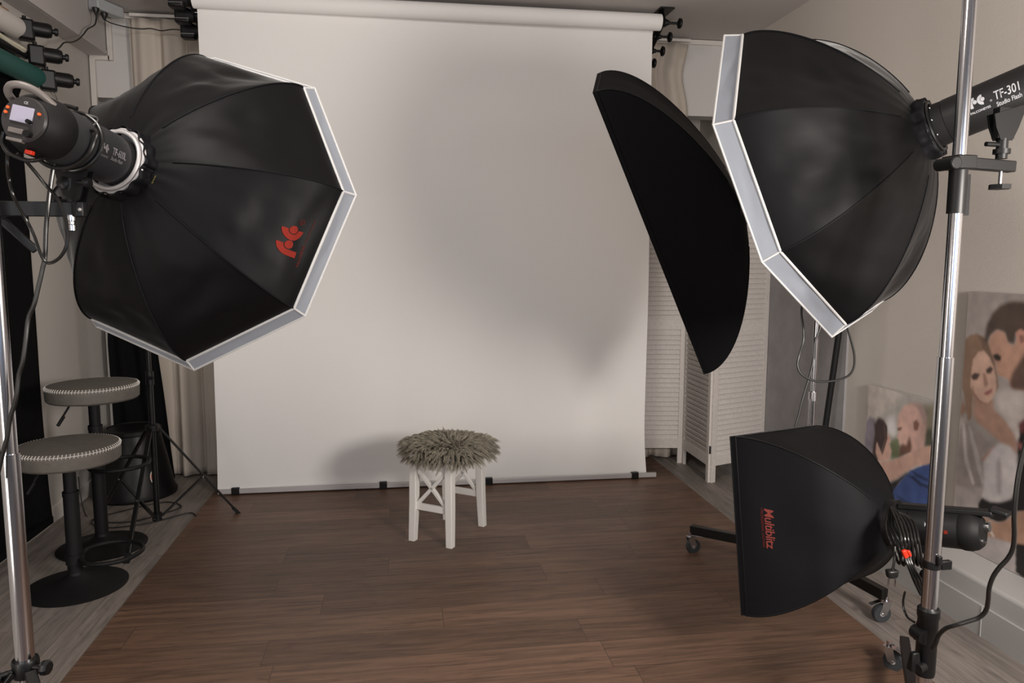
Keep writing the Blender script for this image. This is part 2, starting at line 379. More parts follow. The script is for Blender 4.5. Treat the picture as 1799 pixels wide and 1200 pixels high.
# ------------------------------------------------------------------ rolls of backdrop along the left wall
def drive(p, lab, idx):
    c = thing('roller_drive', lab.replace('on the left wall', 'at far left'), 'roller drive', p, group='drive motors of the rolls on the left wall')
    a = V(1, .42, -.03).normalized(); p = Vector(p)
    X, Y, Z = a.cross(V(0, 0, 1)).normalized(), a, V(0, 0, 1)
    MB().box(p+a*.035+V(0, 0, -.012), (.075, .075, .10), (X, Y, Z)).build('gear_housing', 'blackp', c, bevel=.012)
    MB().lathe([(.026, 0), (.036, .01), (.036, .072), (.030, .088), (.022, .092)], p+a*.055, a, 28).build('motor', 'blackp', c)
    MB().lathe([(.012, 0), (.012, .012), (.019, .014), (.019, .026), (.014, .030)], p+a*.143, a, 18).build('end_cap', 'blackp', c)
    MB().cyl(p+a*.03+V(0, 0, .03), p+a*.03+V(0, 0, .055), .009, n=12).build('screw_head', 'blackp', c)
    MB().bar((-1.93, p.y-.02, p.z-.01), (p.x, p.y, p.z-.01), .03, .03).build('wall_arm', 'blackp', c)
    MB().tube([p+a*.03+V(0, 0, -.05), p+a*.05+V(0, -.01, -.075), p+a*.07+V(0, 0, -.10), p+a*.045+V(0, .01, -.05)], .0013, 6).build('pull_wire', 'cord', c)
    return c
drive((-1.862, 4.11, 2.585), 'black roller motor at the end of the white roll, topmost on the left wall', 0)
drive((-1.820, 4.11, 2.462), 'black roller motor at the end of the rolled cream cloth on the left wall', 1)
drive((-1.775, 4.11, 2.345), 'black roller motor at the end of the green roll, lowest on the left wall', 2)
t = thing('backdrop_roll', 'rolled white vinyl backdrop mounted under the ceiling at far left', 'backdrop roll', (-1.868, 4.09, 2.578))
MB().cyl((-1.868, 4.09, 2.575), (-1.868, 2.2, 2.575), .054, n=36).build('vinyl_roll', 'rollw', t)
MB().box((-1.825, 3.92, 2.612), (.004, .06, .01), (V(.7, 0, .7), V(0, 1, 0), V(-.7, 0, .7))).build('tape_mark', mat('brown_tape', (.35, .2, .1), .7), t)
t = thing('backdrop_roll', 'teal green rolled vinyl backdrop at far left, lowest of the rolls', 'backdrop roll', (-1.78, 4.08, 2.34))
MB().cyl((-1.785, 4.09, 2.338), (-1.785, 2.2, 2.338), .049, n=36).build('vinyl_roll', 'green', t)
t = thing('backdrop_roll', 'crumpled cream cloth rolled and bunched between the white and green rolls', 'backdrop roll', (-1.83, 4.08, 2.45))
def crm(u, v):
    y = 4.075-1.2*v; a = 2*PI*u; r = .030+.006*math.sin(3*a+y*5)+.012*math.sin(y*9+1)*.6+.006*noise.noise(V(math.cos(a)*2, y*12, math.sin(a)*2))
    if v < .03: r *= .35+.65*v/.03
    return V(-1.83+r*math.cos(a), y, 2.452+r*.9*math.sin(a)+.02*v*2)
MB().grid(crm, 26, 60).build('cloth_roll', 'cream', t, ang=180)
MB().cyl((-1.83, 4.1, 2.445), (-1.83, 2.3, 2.445), .02).build('core_tube', 'blackp', t)
tag(MB().bar((-1.90, 4.0, 2.66), (-1.90, 4.0, 2.24), .05, .006, (0, 1, 0)).build('wall_bracket', 'blackp'), 'black steel wall bracket behind the three roller motors on the left wall', 'bracket')
def blk(u, v):
    y = 4.12-1.5*u; z = .05+2.30*v; 
    x = -1.885+.006*math.sin(y*14)+.004*noise.noise(V(y*3, z*2, 0))+.015*(1-v)**8*math.sin(y*25)
    if v > .97: x += .02
    return V(x, y+(.02*(1-v)**10 if u < .03 else 0), z)
bk = MB().grid(blk, 60, 50).build('black_backdrop', 'cloth', ang=180, solid=.003)
tag(bk, 'black fabric backdrop sheet hanging flat down the left wall behind the bar stools', 'backdrop')
hm = MB().bar((-1.88, 4.135, .06), (-1.88, 2.7, .06), .03, .035); hm.build('hem_bar', 'cloth', bk)

# ------------------------------------------------------------------ ceiling power box and cords
t = thing('power_outlet_box', 'grey plastic power socket box under the ceiling with two black plugs', 'socket', W(172, 12, 4.95))
bxp = []
p0 = V(-1.79, 5.00, 2.915); 
X, Y, Z = V(.62, .78, 0), V(-.78, .62, 0), V(0, 0, 1)
MB().box((-1.745, 4.96, 2.945), (.20, .075, .065), (V(.42, .90, 0), V(-.90, .42, 0), Z)).build('box_body', 'socket', t, bevel=.008)
p1 = PL(168, 14, 0, -1.765); p2 = PL(183, 23, 0, -1.745)
for q in (p1, p2): MB().lathe([(.020, 0), (.020, .012), (.012, .026), (.006, .04)], q, (0, -.05, -1), 18).build('plug', 'cord', t)
tag(MB().tube([p1-V(0, 0, .03), PL(169, 33, 0, -1.77), PL(166, 44, 0, -1.77), PL(154, 51, 0, -1.77), PL(147, 60, 0, -1.77), PL(138, 69, 0, -1.77), PL(127, 74, 0, -1.775), PL(113, 75, 0, -1.78), PL(106, 82, 0, -1.78), PL(100, 87, 0, -1.77), PL(90, 88, 0, -1.77), V(-1.80, 4.13, 2.475)], .004).build('electric_cable', 'cord'), 'thin black cord sagging from the ceiling socket to the left wall roller motor', 'cord')
tag(MB().tube([p2-V(0, 0, .03), PL(188, 37, 1, 4.90), PL(200, 42, 1, 4.92), PL(225, 48, 1, 4.96), PL(250, 51, 1, 4.98), PL(265, 50, 1, 4.98), PL(283, 54, 1, 4.98), PL(300, 52, 1, 4.96), PL(312, 52, 1, 4.93), PL(325, 54, 1, 4.88), (-1.235, 4.81, 2.79)], .0035).build('electric_cable', 'cord'), 'thin black cord running from the ceiling socket across the curtain to the paper backdrop drive', 'cord')
t = thing('ceiling_light', 'small round recessed ceiling fitting just above the paper roll', 'ceiling light', (.37, 4.35, 2.98))
MB().lathe([(.055, 0), (.06, -.006), (.05, -.012), (.03, -.010)], (.37, 4.35, 2.98), (0, 0, 1), 30).build('trim_ring', 'trim', t)

# ------------------------------------------------------------------ curtains
def curt(x0, x1, y, z0, z1, amp, nf, seed, hem=0, pinch=0):
    def f(u, v):
        x = x0+(x1-x0)*u; z = z0+(z1-z0)*v
        a = amp*(.55+.45*(1-v))
        yy = y+a*math.sin(u*nf*2*PI+seed+.5*math.sin(v*2+seed))+.4*a*math.sin(u*nf*4.7*PI+seed*2)+.012*noise.noise(V(x*9, z*1.2, seed))
        if hem and z < hem: yy -= .006
        xx = x+.012*math.sin(u*nf*2*PI+seed+1.2)
        if pinch: xx = x0+(xx-x0)*(1-pinch*math.exp(-((v-.93)/.05)**2))
        return V(xx, yy, z)
    return f
tag(MB().grid(curt(-1.68, -.95, 5.085, .012, 2.93, .032, 4.5, .8, .17), 140, 60).build('curtain', 'curtain', ang=180, solid=.003), 'cream curtain in soft folds hanging left of the white paper backdrop', 'curtain')
tag(MB().grid(curt(1.25, 2.0, 5.085, .012, 2.93, .030, 4.0, 2.1, .17, .06), 120, 60).build('curtain', 'curtain', ang=180, solid=.003), 'cream curtain hanging right of the white paper backdrop behind the louvred screen', 'curtain')
tag(MB().box((.17, 5.095, 2.955), (3.66, .025, .02)).build('curtain_rail', 'trim', bevel=.003), 'white curtain rail running under the ceiling behind the paper roll', 'curtain rail')
def bc(u, v):
    z = .012+2.0*v; xl = -1.87+.02*(1-v)+.12*max(0, v-.45); xr = -1.50-.14*v-.05*v*v
    x = xl+(xr-xl)*u
    return V(x, 4.985+.022*math.sin(u*15+.8*v)+.02*noise.noise(V(x*8, z*1.5, 9)), z)
tag(MB().grid(bc, 50, 50).build('black_cloth', 'cloth', ang=180, solid=.004), 'black cloth draped to the floor in front of the cream curtain behind the black bin', 'cloth')
# ------------------------------------------------------------------ white stool with fur pad
sx = V(.207, -.142, 0).normalized(); syy = V(.142, .207, 0).normalized()   # short side runs to the right and towards the viewer
ctr = V(.222, 3.795, 0)
t = thing('wooden_stool', 'white wooden stool with crossed braces standing alone before the white backdrop', 'stool', ctr)
HW, HD = .125, .178; SH = .445
def sp(a, b, z): return ctr+sx*a+syy*b+V(0, 0, z)
AX = (sx, syy, V(0, 0, 1))
for a in (-1, 1):
    for b in (-1, 1):
        m_ = MB(); w = .040
        vs = []
        for z, k, o in ((0, .88, .012), (.2, 1, .003), (SH, 1, 0)):
            for (i, j) in ((-1, -1), (1, -1), (1, 1), (-1, 1)):
                vs.append(sp(a*(HW-w/2+o*.6)+i*w/2*k, b*(HD-w/2+o)+j*w/2*k, z))
        fs = [(3, 2, 1, 0), (8, 9, 10, 11)]+[(q*4+i, q*4+(i+1) % 4, q*4+4+(i+1) % 4, q*4+4+i) for q in (0, 1) for i in range(4)]
        m_.add(vs, fs); m_.build('leg', 'white', t, bevel=.003)
for b in (-1, 1):      # short ends: apron, low rail, cross
    y = b*(HD-.02)
    MB().box(sp(0, y, SH-.03), (HW*2-.07, .02, .06), AX).build('apron', 'white', t, bevel=.002)
    MB().box(sp(0, y, .185), (HW*2-.07, .022, .032), AX).build('rail', 'white', t, bevel=.002)
    for s_ in (-1, 1):
        MB().bar(sp(-s_*(HW-.036), y, .195), sp(s_*(HW-.036), y, SH-.06), .018, .020, tuple(syy)).build('cross_brace', 'white', t, bevel=.002)
for a in (-1, 1):
    MB().box(sp(a*(HW-.02), 0, SH-.03), (.02, HD*2-.07, .06), AX).build('apron', 'white', t, bevel=.002)
MB().box(sp(0, 0, SH+.009), (HW*2+.012, HD*2+.012, .02), AX).build('seat', 'white', t, bevel=.004)
fz = SH+.02
t = thing('fur_seat_pad', 'round grey-brown long-haired sheepskin pad lying on the white wooden stool', 'seat pad', sp(0, 0, fz))
def padpt(a, q):       # q 0 centre .. 1 rim .. >1 drooping
    R_ = .190+.012*math.sin(3*a+1)+.008*math.sin(5*a)
    r = R_*min(q, 1.0); z = fz+.042-.014*q*q
    if q > 1: z = fz+.028-(q-1)*.15; r = R_+.004
    return r, z
pm = MB()
prof = []
def pf(u, v):
    a = 2*PI*u; q = v*1.35; r, z = padpt(a, q); c = sp(0, 0, 0)
    return V(c.x+r*math.cos(a), c.y+r*1.08*math.sin(a), z)
pm.grid(pf, 48, 14).build('pad_backing', 'furb', t, ang=180)
fm = MB(); rnd = random.Random(3); vs = []; fs = []
c = sp(0, 0, 0)
for i in range(900):       # locks of wool, each of a dozen strands meeting at a tip
    a = rnd.random()*2*PI; q = math.sqrt(rnd.random())*1.35
    r, z = padpt(a, q); p = V(c.x+r*math.cos(a), c.y+r*1.08*math.sin(a), z)
    out = V(math.cos(a), math.sin(a), 0); tg = V(-math.sin(a), math.cos(a), 0)
    sw = noise.noise(V(p.x*9, p.y*9, 5)); s2 = noise.noise(V(p.x*9+4, p.y*9, 8))
    d = out*(.15+.85*min(q, 1.1)+.5*s2)+V(0, 0, max(.12, 1.05-q*.7))+tg*(1.0*sw+rnd.uniform(-.35, .35))+V(rnd.uniform(-.3, .3), rnd.uniform(-.3, .3), 0)
    d.normalize(); Lh = rnd.uniform(.042, .074)*(1.15 if q > .95 else 1)
    tip = p+d*Lh+V(0, 0, -(.15+.35*q)*Lh)
    for j in range(15):
        b0 = p+V(rnd.gauss(0, .0075), rnd.gauss(0, .0075), rnd.uniform(-.003, .004)); t1 = tip+V(rnd.gauss(0, .0028), rnd.gauss(0, .0028), rnd.gauss(0, .003))
        md_ = b0.lerp(t1, .55)+V(0, 0, .006+.004*q)+out*.002
        side = (t1-b0).cross(V(rnd.uniform(-1, 1), rnd.uniform(-1, 1), .6)).normalized(); wv = rnd.uniform(.0010, .0019); o = len(vs)
        for pt, w_ in ((b0, wv), (b0.lerp(md_, .6), wv), (md_, wv*.8), (t1, wv*.12)): vs += [pt-side*w_, pt+side*w_]
        fs += [(o, o+1, o+3, o+2), (o+2, o+3, o+5, o+4), (o+4, o+5, o+7, o+6)]
fm.add(vs, fs); fm.build('fur_pile', 'fur', t, ang=180)

# ------------------------------------------------------------------ bar stools
def barstool(loc, h, label, fr_ang, fr_z):
    x, y = loc; R_ = .205
    t = thing('bar_stool', label, 'bar stool', (x, y, 0), group='grey swivel bar stools by the left wall')
    MB().lathe([(.205, 0), (.207, .006), (.19, .012), (.12, .024), (.06, .042), (.034, .060), (.03, .075)], (x, y, 0), n=56).build('base', 'blackm', t)
    MB().cyl((x, y, .06), (x, y, h-.22), .031, n=28).build('outer_column', 'blackm', t)
    MB().cyl((x, y, h-.23), (x, y, h-.08), .026, n=28).lathe([(.033, 0), (.033, .02)], (x, y, h-.24)).build('gas_lift', 'blackm', t)
    MB().lathe([(.198, 0), (.205, .008), (.207, .045), (.205, .066), (.198, .076), (.15, .083), (.0, .086)], (x, y, h-.086), n=72).build('seat_cushion', 'leather', t)
    MB().lathe([(.0, 0), (.14, 0), (.19, .012)], (x, y, h-.098), n=40).build('seat_plate', 'blackm', t)
    st = MB()
    for i in range(88):
        a = 2*PI*i/88; a2 = a+.018
        p = V(x+.204*math.cos(a), y+.204*math.sin(a), h-.030); q = V(x+.199*math.cos(a2), y+.199*math.sin(a2), h-.0095)
        m = V(x+.2075*math.cos(a+.009), y+.2075*math.sin(a+.009), h-.018)
        st.tube([p, m, q], .0014, 5, sm=False)
    sq = [V(x+.2055*math.cos(2*PI*i/72), y+.2055*math.sin(2*PI*i/72), h-.020) for i in range(72)]
    st.tube(sq, .0012, 5, sm=False, closed=True)
    st.build('stitching', 'stitch', t)
    a = math.radians(205); lx = V(math.cos(a), math.sin(a), 0)
    o = V(x, y, h-.10)
    MB().tube([o+lx*.02, o+lx*.09, o+lx*.115+V(0, 0, -.03), o+lx*.15+V(0, 0, -.09)], .005, 8).cyl(o+lx*.13+V(0, 0, -.06), o+lx*.158+V(0, 0, -.105), .008, n=12).build('height_lever', 'blackm', t)
    # D-shaped footrest
    ca = math.radians(fr_ang); f = V(math.cos(ca), math.sin(ca), 0); g = V(-f.y, f.x, 0); o = V(x, y, fr_z)
    pts = [o+f*.02+g*.03, o+f*.05+g*.10, o+f*.12+g*.135, o+f*.20+g*.12, o+f*.255+g*.06, o+f*.27, o+f*.255-g*.06, o+f*.20-g*.12, o+f*.12-g*.135, o+f*.05-g*.10, o+f*.02-g*.03]
    MB().tube(pts, .010, 12).cyl(o-V(0, 0, .022), o+V(0, 0, .022), .037).build('footrest', 'blackm', t)
barstool((-1.52, 3.86), .845, 'grey leather bar stool with white stitching, rear and taller one beside the black tripod', -25, .44)
barstool((-1.452, 3.389), .655, 'grey leather bar stool with white stitching, front and lower one by the chrome pole', 20, .13)

# ------------------------------------------------------------------ black bin with a lid
bx, by = -1.655, 4.74
t = thing('black_bin', 'round black bin with lid and small sticker behind the rear bar stool', 'bin', (bx, by, 0))
MB().lathe([(.235, 0), (.24, .015), (.225, .035), (.19, .22), (.155, .385)], (bx, by, 0), n=48).build('bin_body', 'blackp', t)
MB().lathe([(.150, 0), (.162, .006), (.162, .03), (.14, .038), (.135, .032), (.0, .034)], (bx, by, .385), n=48).build('lid', 'blackp', t)
sd = V(.72, -.69, 0); 
stc = V(bx, by, .14)+sd*.212; tx = V(.69, .72, 0); tz = (V(0, 0, 1)-sd*.2).normalized()
for r_, m_, nm, of in ((.026, 'sticker', 'sticker', .0), (.018, 'stickr', 'sticker_print', .001)):
    mb = MB(); n_ = 24
    mb.add([stc+sd*(.004+of)+tx*(r_*.8*math.cos(2*PI*i/n_))+tz*(r_*1.5*math.sin(2*PI*i/n_)) for i in range(n_)], [tuple(range(n_))]); mb.build(nm, m_, t)

# ------------------------------------------------------------------ folding louvred screen
t = thing('folding_screen', 'white three-panel louvred folding screen standing right of the paper backdrop', 'screen', (1.96, 4.7, 0))
H2 = V(1.958, 4.445, 0); H1 = V(1.962, 4.925, 0); P0 = V(1.49, 4.99, 0); P3 = V(2.405, 4.61, 0)
def screenpanel(a, b, ht=1.76):
    d = (b-a); w = d.length; d.normalize(); nrm = V(d.y, -d.x, 0)
    if nrm.y > 0: nrm = -nrm
    AXp = (d, nrm, V(0, 0, 1)); th = .022; st = .038; g = .003
    c = (a+b)/2
    fr = MB()
    for s_ in (-1, 1): fr.box(c+d*(s_*(w/2-st/2-g))+V(0, 0, ht/2), (st, th, ht), AXp)
    for z, hh in ((.145, .07), (.995, .075), (ht-.035, .07)): fr.box(c+V(0, 0, z), (w-2*st, th*.9, hh), AXp)
    o = fr.build('screen_panel', 'slat', t, bevel=.0015)
    sl = MB(); wi = w-2*st-2*g
    tl = (nrm*.40+V(0, 0, -.92)).normalized(); nn = tl.cross(d)
    for z0, z1 in ((.18, .957), (1.033, ht-.07)):
        n_ = int(round((z1-z0)/.0335)); 
        for i in range(n_):
            z = z0+(i+.5)*(z1-z0)/n_
            sl.box(c+V(0, 0, z), (wi, .046, .0045), (d, tl, nn))
    sl.build('slats', 'slat', o)
    return o
screenpanel(P0, H1); screenpanel(H1, H2); screenpanel(H2, P3)
hg = MB()
for z in (.22, .95, 1.6): MB().cyl(H2+V(-.004, -.004, z-.025), H2+V(-.004, -.004, z+.025), .005, n=10).build('hinge', 'blackm', t)

# ------------------------------------------------------------------ black tripod (light stand) on the left
bt = V(-1.318, 4.06, 0)
t = thing('light_stand', 'black tripod light stand standing right of the bar stools under the left octagonal softbox', 'light stand', bt)
MB().cyl(bt+V(0, 0, .055), bt+V(0, 0, .85), .015, n=18).build('lower_tube', 'blackt', t)
MB().cyl(bt+V(0, 0, .83), bt+V(0, 0, 1.55), .0115, n=18).build('upper_tube', 'blackt', t)
MB().cyl(bt+V(0, 0, .79), bt+V(0, 0, .86), .020, n=18).cyl(bt+V(.0, -.02, .83), bt+V(.03, -.04, .83), .008, n=12).build('clamp_collar', 'blackp', t)
hub = bt+V(0, 0, .56); low = bt+V(0, 0, .075)
MB().lathe([(.02, -.02), (.034, -.015), (.034, .015), (.02, .02)], hub, n=24).cyl(hub+V(0, -.03, 0), hub+V(.02, -.055, 0), .007, n=10).build('leg_collar', 'blackp', t)
MB().cyl(low-V(0, 0, .02), low+V(0, 0, .02), .024, n=20).build('brace_collar', 'blackp', t)
for ft in ((-.952, 4.263), (-1.325, 3.625), (-1.70, 4.29)):
    f = V(ft[0], ft[1], .012); d = (f-hub).normalized(); o = hub+V(f.x-hub.x, f.y-hub.y, 0).normalized()*.03
    lg_ = MB().bar(o, f, .022, .012, (0, 0, 1)); L_ = lg_.build('leg', 'blackt', t, bevel=.003)
    MB().bar(f-d*.035, f+d*.012, .027, .018, (0, 0, 1)).build('rubber_foot', 'blackm', L_)
    mid = o.lerp(f, .56); bo = low+V(f.x-low.x, f.y-low.y, 0).normalized()*.025
    MB().bar(bo, mid+V(0, 0, .004), .018, .008, (0, 0, 1)).build('brace', 'blackt', t)
    for q in (mid, bo): MB().cyl(q+V(0, -.008, 0), q-V(0, .017, 0), .005, n=10).build('rivet', 'chrome', t)
# cords on the floor below it
tag(MB().tube([(-1.86, 4.45, .2), (-1.80, 4.36, .01), (-1.66, 4.22, .006), (-1.50, 4.20, .006), (-1.38, 4.30, .006), (-1.30, 4.42, .006), (-1.42, 4.52, .006), (-1.60, 4.40, .006), (-1.72, 4.25, .006), (-1.60, 4.12, .006), (-1.40, 4.16, .006), (-1.23, 4.30, .006), (-1.17, 4.24, .006)], .0035).build('electric_cable', 'cord'), 'thin black cord lying in loose loops on the grey floor behind the black tripod', 'cord')
# ------------------------------------------------------------------ softboxes
def R3(r): return Matrix(r)
ML = R3(((.900, .356, .252), (-.405, .897, .178), (-.162, -.262, .951)))
MR = R3(((.754, -.577, -.314), (.642, .750, .160), (.143, -.322, .936)))
MS = R3(((.285, -.834, -.473), (.829, .462, -.315), (.481, -.302, .823)))
MM = R3(((.8279, -.5606, -.0203), (.5544, .8122, .1817), (-.0853, -.1617, .9831)))
def octa_surface(D, off, lip, sc, H, r0, seed, pa=1.6, pb=.75, sag=.05):
    ri = D/2*sc
    def S(k, u, t, lift=0.0):
        g = (1-t**pa)**pb if t < 1 else 0
        a0 = (off+k)*PI/4; a1 = a0+PI/4
        R_ = r0+(ri-r0)*g
        p0 = V(math.cos(a0), 0, math.sin(a0)); p1 = V(math.cos(a1), 0, math.sin(a1))
        c = p0.lerp(p1, u); round_ = 1-g
        cc = c.lerp(c.normalized(), round_)
        s_ = math.sin(PI*u)*math.sin(PI*min(1, t*1.02))
        rr = R_*(1-sag*s_)
        w = noise.noise(V(k*3+u*2.2, t*5, seed))*.012+noise.noise(V(k*7+u*1.2, t*2.2, seed+4))*.018
        w += .007*noise.noise(V(u*6+k*5-t*3, t*7, seed+9))
        w *= math.sin(PI*u)**.7*math.sin(PI*t)**.6 if 0 < u < 1 and 0 < t < 1 else 0
        rr += w+lift
        # crumple at the gathered throat
        if t > .9: rr += .003*math.sin(u*PI*6+k)*(t-.9)*10
        return V(cc.x*rr, -lip-H*t, cc.z*rr)
    return S
def octabox(label, C, M, D, off, lip, sc, H, r0, seed, logo=None, yellow=None, silver=False):
    t = thing('octagonal_softbox', label, 'softbox', C, M)
    S = octa_surface(D, off, lip, sc, H, r0, seed)
    sh = MB()
    for k in range(8): sh.grid(lambda u, v, k=k: S(k, u, v), 14, 26)
    body = sh.build('fabric_shell', 'nylon', t, world=False, ang=28)
    bm = bmesh.new(); bm.from_mesh(body.data); bmesh.ops.remove_doubles(bm, verts=bm.verts, dist=.0005); bmesh.ops.recalc_face_normals(bm, faces=bm.faces); bm.to_mesh(body.data); bm.free()
    body.data.set_sharp_from_angle(angle=math.radians(24))
    sm = MB()
    for k in range(8):
        sm.tube([S(k, 0, v/24)*1.003 for v in range(24)], .0022, 6, sm=False)
    sm.build('rib_seam', 'nylon2', body, world=False)
    ri = D/2*sc; Ro = D/2
    def P(R_, i, y): a = (off+i)*PI/4; return V(R_*math.cos(a), y, R_*math.sin(a))
    lp = MB()
    for k in range(8):
        def f(u, v, k=k):
            R_ = ri+(Ro-ri)*v; p = P(R_, k, -lip*(1-v)).lerp(P(R_, k+1, -lip*(1-v)), u)
            n_ = p.normalized(); b_ = math.sin(PI*u)*math.sin(PI*v)
            return p+n_*(-.003*b_+.0035*noise.noise(V(u*6+k*3, v*2, seed))*b_*2)
        lp.grid(f, 16, 5)
    l_ = lp.build('front_lip', 'lip', t, world=False, ang=30)
    pp = MB()
    pp.tube([P(ri+.001, i, -lip) for i in range(8)], .0045, 8, sm=False, closed=True)
    pp.tube([P(Ro, i, 0) for i in range(8)], .0035, 8, sm=False, closed=True)
    for i in range(8): pp.tube([P(ri, i, -lip), P(Ro, i, 0)], .003, 6, sm=False)
    pp.build('piping', 'pipe', l_, world=False)
    df = MB(); df.add([P(ri-.004, i, -lip+.004) for i in range(8)], [tuple(range(8))]); df.build('front_diffuser', 'lip', t, world=False, smooth=False)
    yb = -lip-H
    rg = MB(); rg.grid(lambda u, v: (lambda a, r: V(r*math.cos(a), yb+.012-.045*v, r*math.sin(a)))(2*PI*u, r0+.006+.004*math.sin(2*PI*u*13)+.006*noise.noise(V(math.cos(2*PI*u)*2, v*3, math.sin(2*PI*u)*2))-.004*v), 96, 6)
    rg.build('throat_collar', 'nylon2', t, world=False, ang=180, solid=.003)
    rr = MB(); rr.tube([V((r0-.004)*math.cos(2*PI*i/48), yb-.026, (r0-.004)*math.sin(2*PI*i/48)) for i in range(48)], .0055, 8, sm=False, closed=True)
    rr.tube([V((r0-.012)*math.cos(2*PI*i/48), yb-.034, (r0-.012)*math.sin(2*PI*i/48)) for i in range(48)], .005, 8, sm=False, closed=True)
    rr.build('speed_ring', 'bar' if silver else 'blackp', t, world=False)
    return t, body, S, yb
def on_panel(S, k, o, e, n):   # affine map of drawing coordinates to the gore's (u, t)
    def f(x, y, lift=.0025):
        u = o[0]+(e[0]-o[0])*x+(n[0]-o[0])*y; v = o[1]+(e[1]-o[1])*x+(n[1]-o[1])*y
        return S(k, u, v, lift)
    return f
LOG = dict(k=5, oen=((.2875, .175), (.6875, .1625), (.2375, .575)), mul=((.3875, .225), (.625, .225), (.3875, .30)))
# left box
CL = V(-.569, 2.297, 1.594)
octL, bodyL, SL, ybL = octabox('black octagonal softbox with white rim and red emblem, on the left', CL, ML, .95, 2.3, .036, .954, .292, .085, 1, silver=True)
mb = MB(); f = on_panel(SL, LOG['k'], *LOG['oen'])
U = 1/8.2
stamp(mb, [move2d(s, -1.2*0, 0, 1) for s in [([(x*U, y*U) for x, y in vs], fs) for vs, fs in logo2d()]], f)
mb.build('emblem', 'red', bodyL, world=False, smooth=False)
tm = MB(); vs, fs = text2d('FALCONEYES', .62, .012); stamp(tm, [([(x*U+.01, y*U-.085) for x, y in vs], fs)], f)
vs, fs = text2d('Photographic Equipment', .42, 0.0); stamp(tm, [([(x*U+.52, y*U-.072) for x, y in vs], fs)], f)
vs, fs = text2d('R', .7, .01, align='CENTER'); stamp(tm, [([((x+7.45)*U, (y+1.25)*U) for x, y in vs], fs)], f)
a_ = ring2d(7.45, 1.5, .40, .50, 0, 360); stamp(tm, [([(x*U, y*U) for x, y in a_[0]], a_[1])], f)
tm.build('maker_text', 'redd', bodyL, world=False, smooth=False)
ym = MB()
def f2(x, y):
    a = (2.3+5+.28+.25*x)*PI/4; r = .085+.016
    return V(r*math.cos(a), ybL+.006-.026*y, r*math.sin(a))
for j, s_ in enumerate(('FALCON EYES', 'FEOB 9')):
    vs, fs = text2d(s_, .34, .006); stamp(ym, [([(x*.5+(.35 if j else 0), y-.42*j) for x, y in vs], fs)], f2)
ym.build('size_text', 'yellow', bodyL, world=False, smooth=False)
# right box
CR_ = V(1.342, 2.373, 1.711)
octR, bodyR, SR, ybR = octabox('large black octagonal softbox with white rim on the right, tilted towards the backdrop', CR_, MR, 1.1, 2.5, .050, .948, .335, .085, 12)

def strobe(label, C, M, yb, r, L_, side, group=None, kind='grey', aim=None):
    # axis runs along local -y from the speed ring
    o = Vector(C)+M @ V(0, yb-.02, 0)
    if aim is not None:      # the head droops a little in its ring
        y_ = (o-Vector(aim)).normalized(); x_ = y_.cross(M.col[2]).normalized(); z_ = x_.cross(y_)
        M = Matrix((x_, y_, z_)).transposed()
    t = thing('studio_flash', label, 'studio flash', o, M, group)
    body = 'gun' if kind == 'grey' else 'gun2'
    MB().lathe([(r*.99, 0), (r*1.0, .03), (r*.98, .05)], (0, .0, 0), (0, -1, 0), 44).build('front_collar', 'blackm', t, world=False)
    b = MB().lathe([(r*.93, .045), (r, .05), (r, L_*.80), (r*.98, L_*.81)], (0, 0, 0), (0, -1, 0), 56).build('flash_body', body, t, world=False)
    MB().lathe([(r*1.01, L_*.78), (r*1.05, L_*.81), (r*1.05, L_*.88), (r*.95, L_*.95), (r*.76, L_)], (0, 0, 0), (0, -1, 0), 44).build('rear_cap', 'blackm', t, world=False)
    return t, b
def wrap(r, y0, phi, side, kx=1.0):
    def f(x, y):
        yy = y0+side*x*kx; a = phi+side*y/r
        return V((r+.0012)*math.cos(a), yy, (r+.0012)*math.sin(a))
    return f
def camphi(t, y):
    q = t.matrix_world.inverted() @ C0; q.y = 0; return math.atan2(q.z, q.x)
# left flash
fl, fb = strobe('dark grey studio flash with lit display and grey handle, on the left softbox', CL, ML, ybL, .061, .345, 1, aim=W(34, 206, 1.46))
ph = camphi(fl, 0)
tm = MB(); LG = [([(x*.0052, y*.0052) for x, y in vs], fs) for vs, fs in logo2d()]
w_ = wrap(.061, -.186, ph+.10, 1); stamp(tm, LG, w_)
vs, fs = text2d('FALCONEYES', .0065, 0); stamp(tm, [([(x, y-.008) for x, y in vs], fs)], w_)
w2 = wrap(.061, -.136, ph+.18, 1)
vs, fs = text2d('TF-600L', .024, .0006, .2); stamp(tm, [([(x*.72, y) for x, y in vs], fs)], w2)
vs, fs = text2d('Studio Flash', .0115, .0002, .2); stamp(tm, [([(x*.9, y-.012) for x, y in vs], fs)], w2)
tm.build('printed_name', 'printd', fb, world=False, smooth=False)
yr = -.345
MB().lathe([(.045, 0), (.046, .004), (.043, .009)], (0, yr, 0), (0, -1, 0), 44).build('control_panel', 'panel', fl, world=False)
cp = [c for c in kids(fl) if c.name.startswith('control_panel')][0]
MB().box((-.002, yr-.011, .008), (.044, .004, .032)).build('display', 'screen', cp, world=False, bevel=.001)
for x, z in ((-.033, .016), (-.035, .006), (.031, .016)):
    MB().cyl((x, yr-.008, z), (x, yr-.013, z), .0028, n=14).build('indicator_light', 'led', cp, world=False)
MB().cyl((.017, yr-.011, -.004), (.017, yr-.020, -.004), .0045, n=18).cyl((.020, yr-.009, -.028), (.020, yr-.020, -.028), .007, n=18).build('dial', 'blackp', cp, world=False)
MB().box((-.008, yr-.008, -.026), (.030, .008, .010)).box((-.008, yr-.004, -.044), (.032, .014, .006)).build('socket_block', 'handle', cp, world=False, bevel=.001)
MB().box((.014, yr+.012, -.060), (.014, .012, .008)).build('rocker_switch', 'redsw', fl, world=False, bevel=.001)
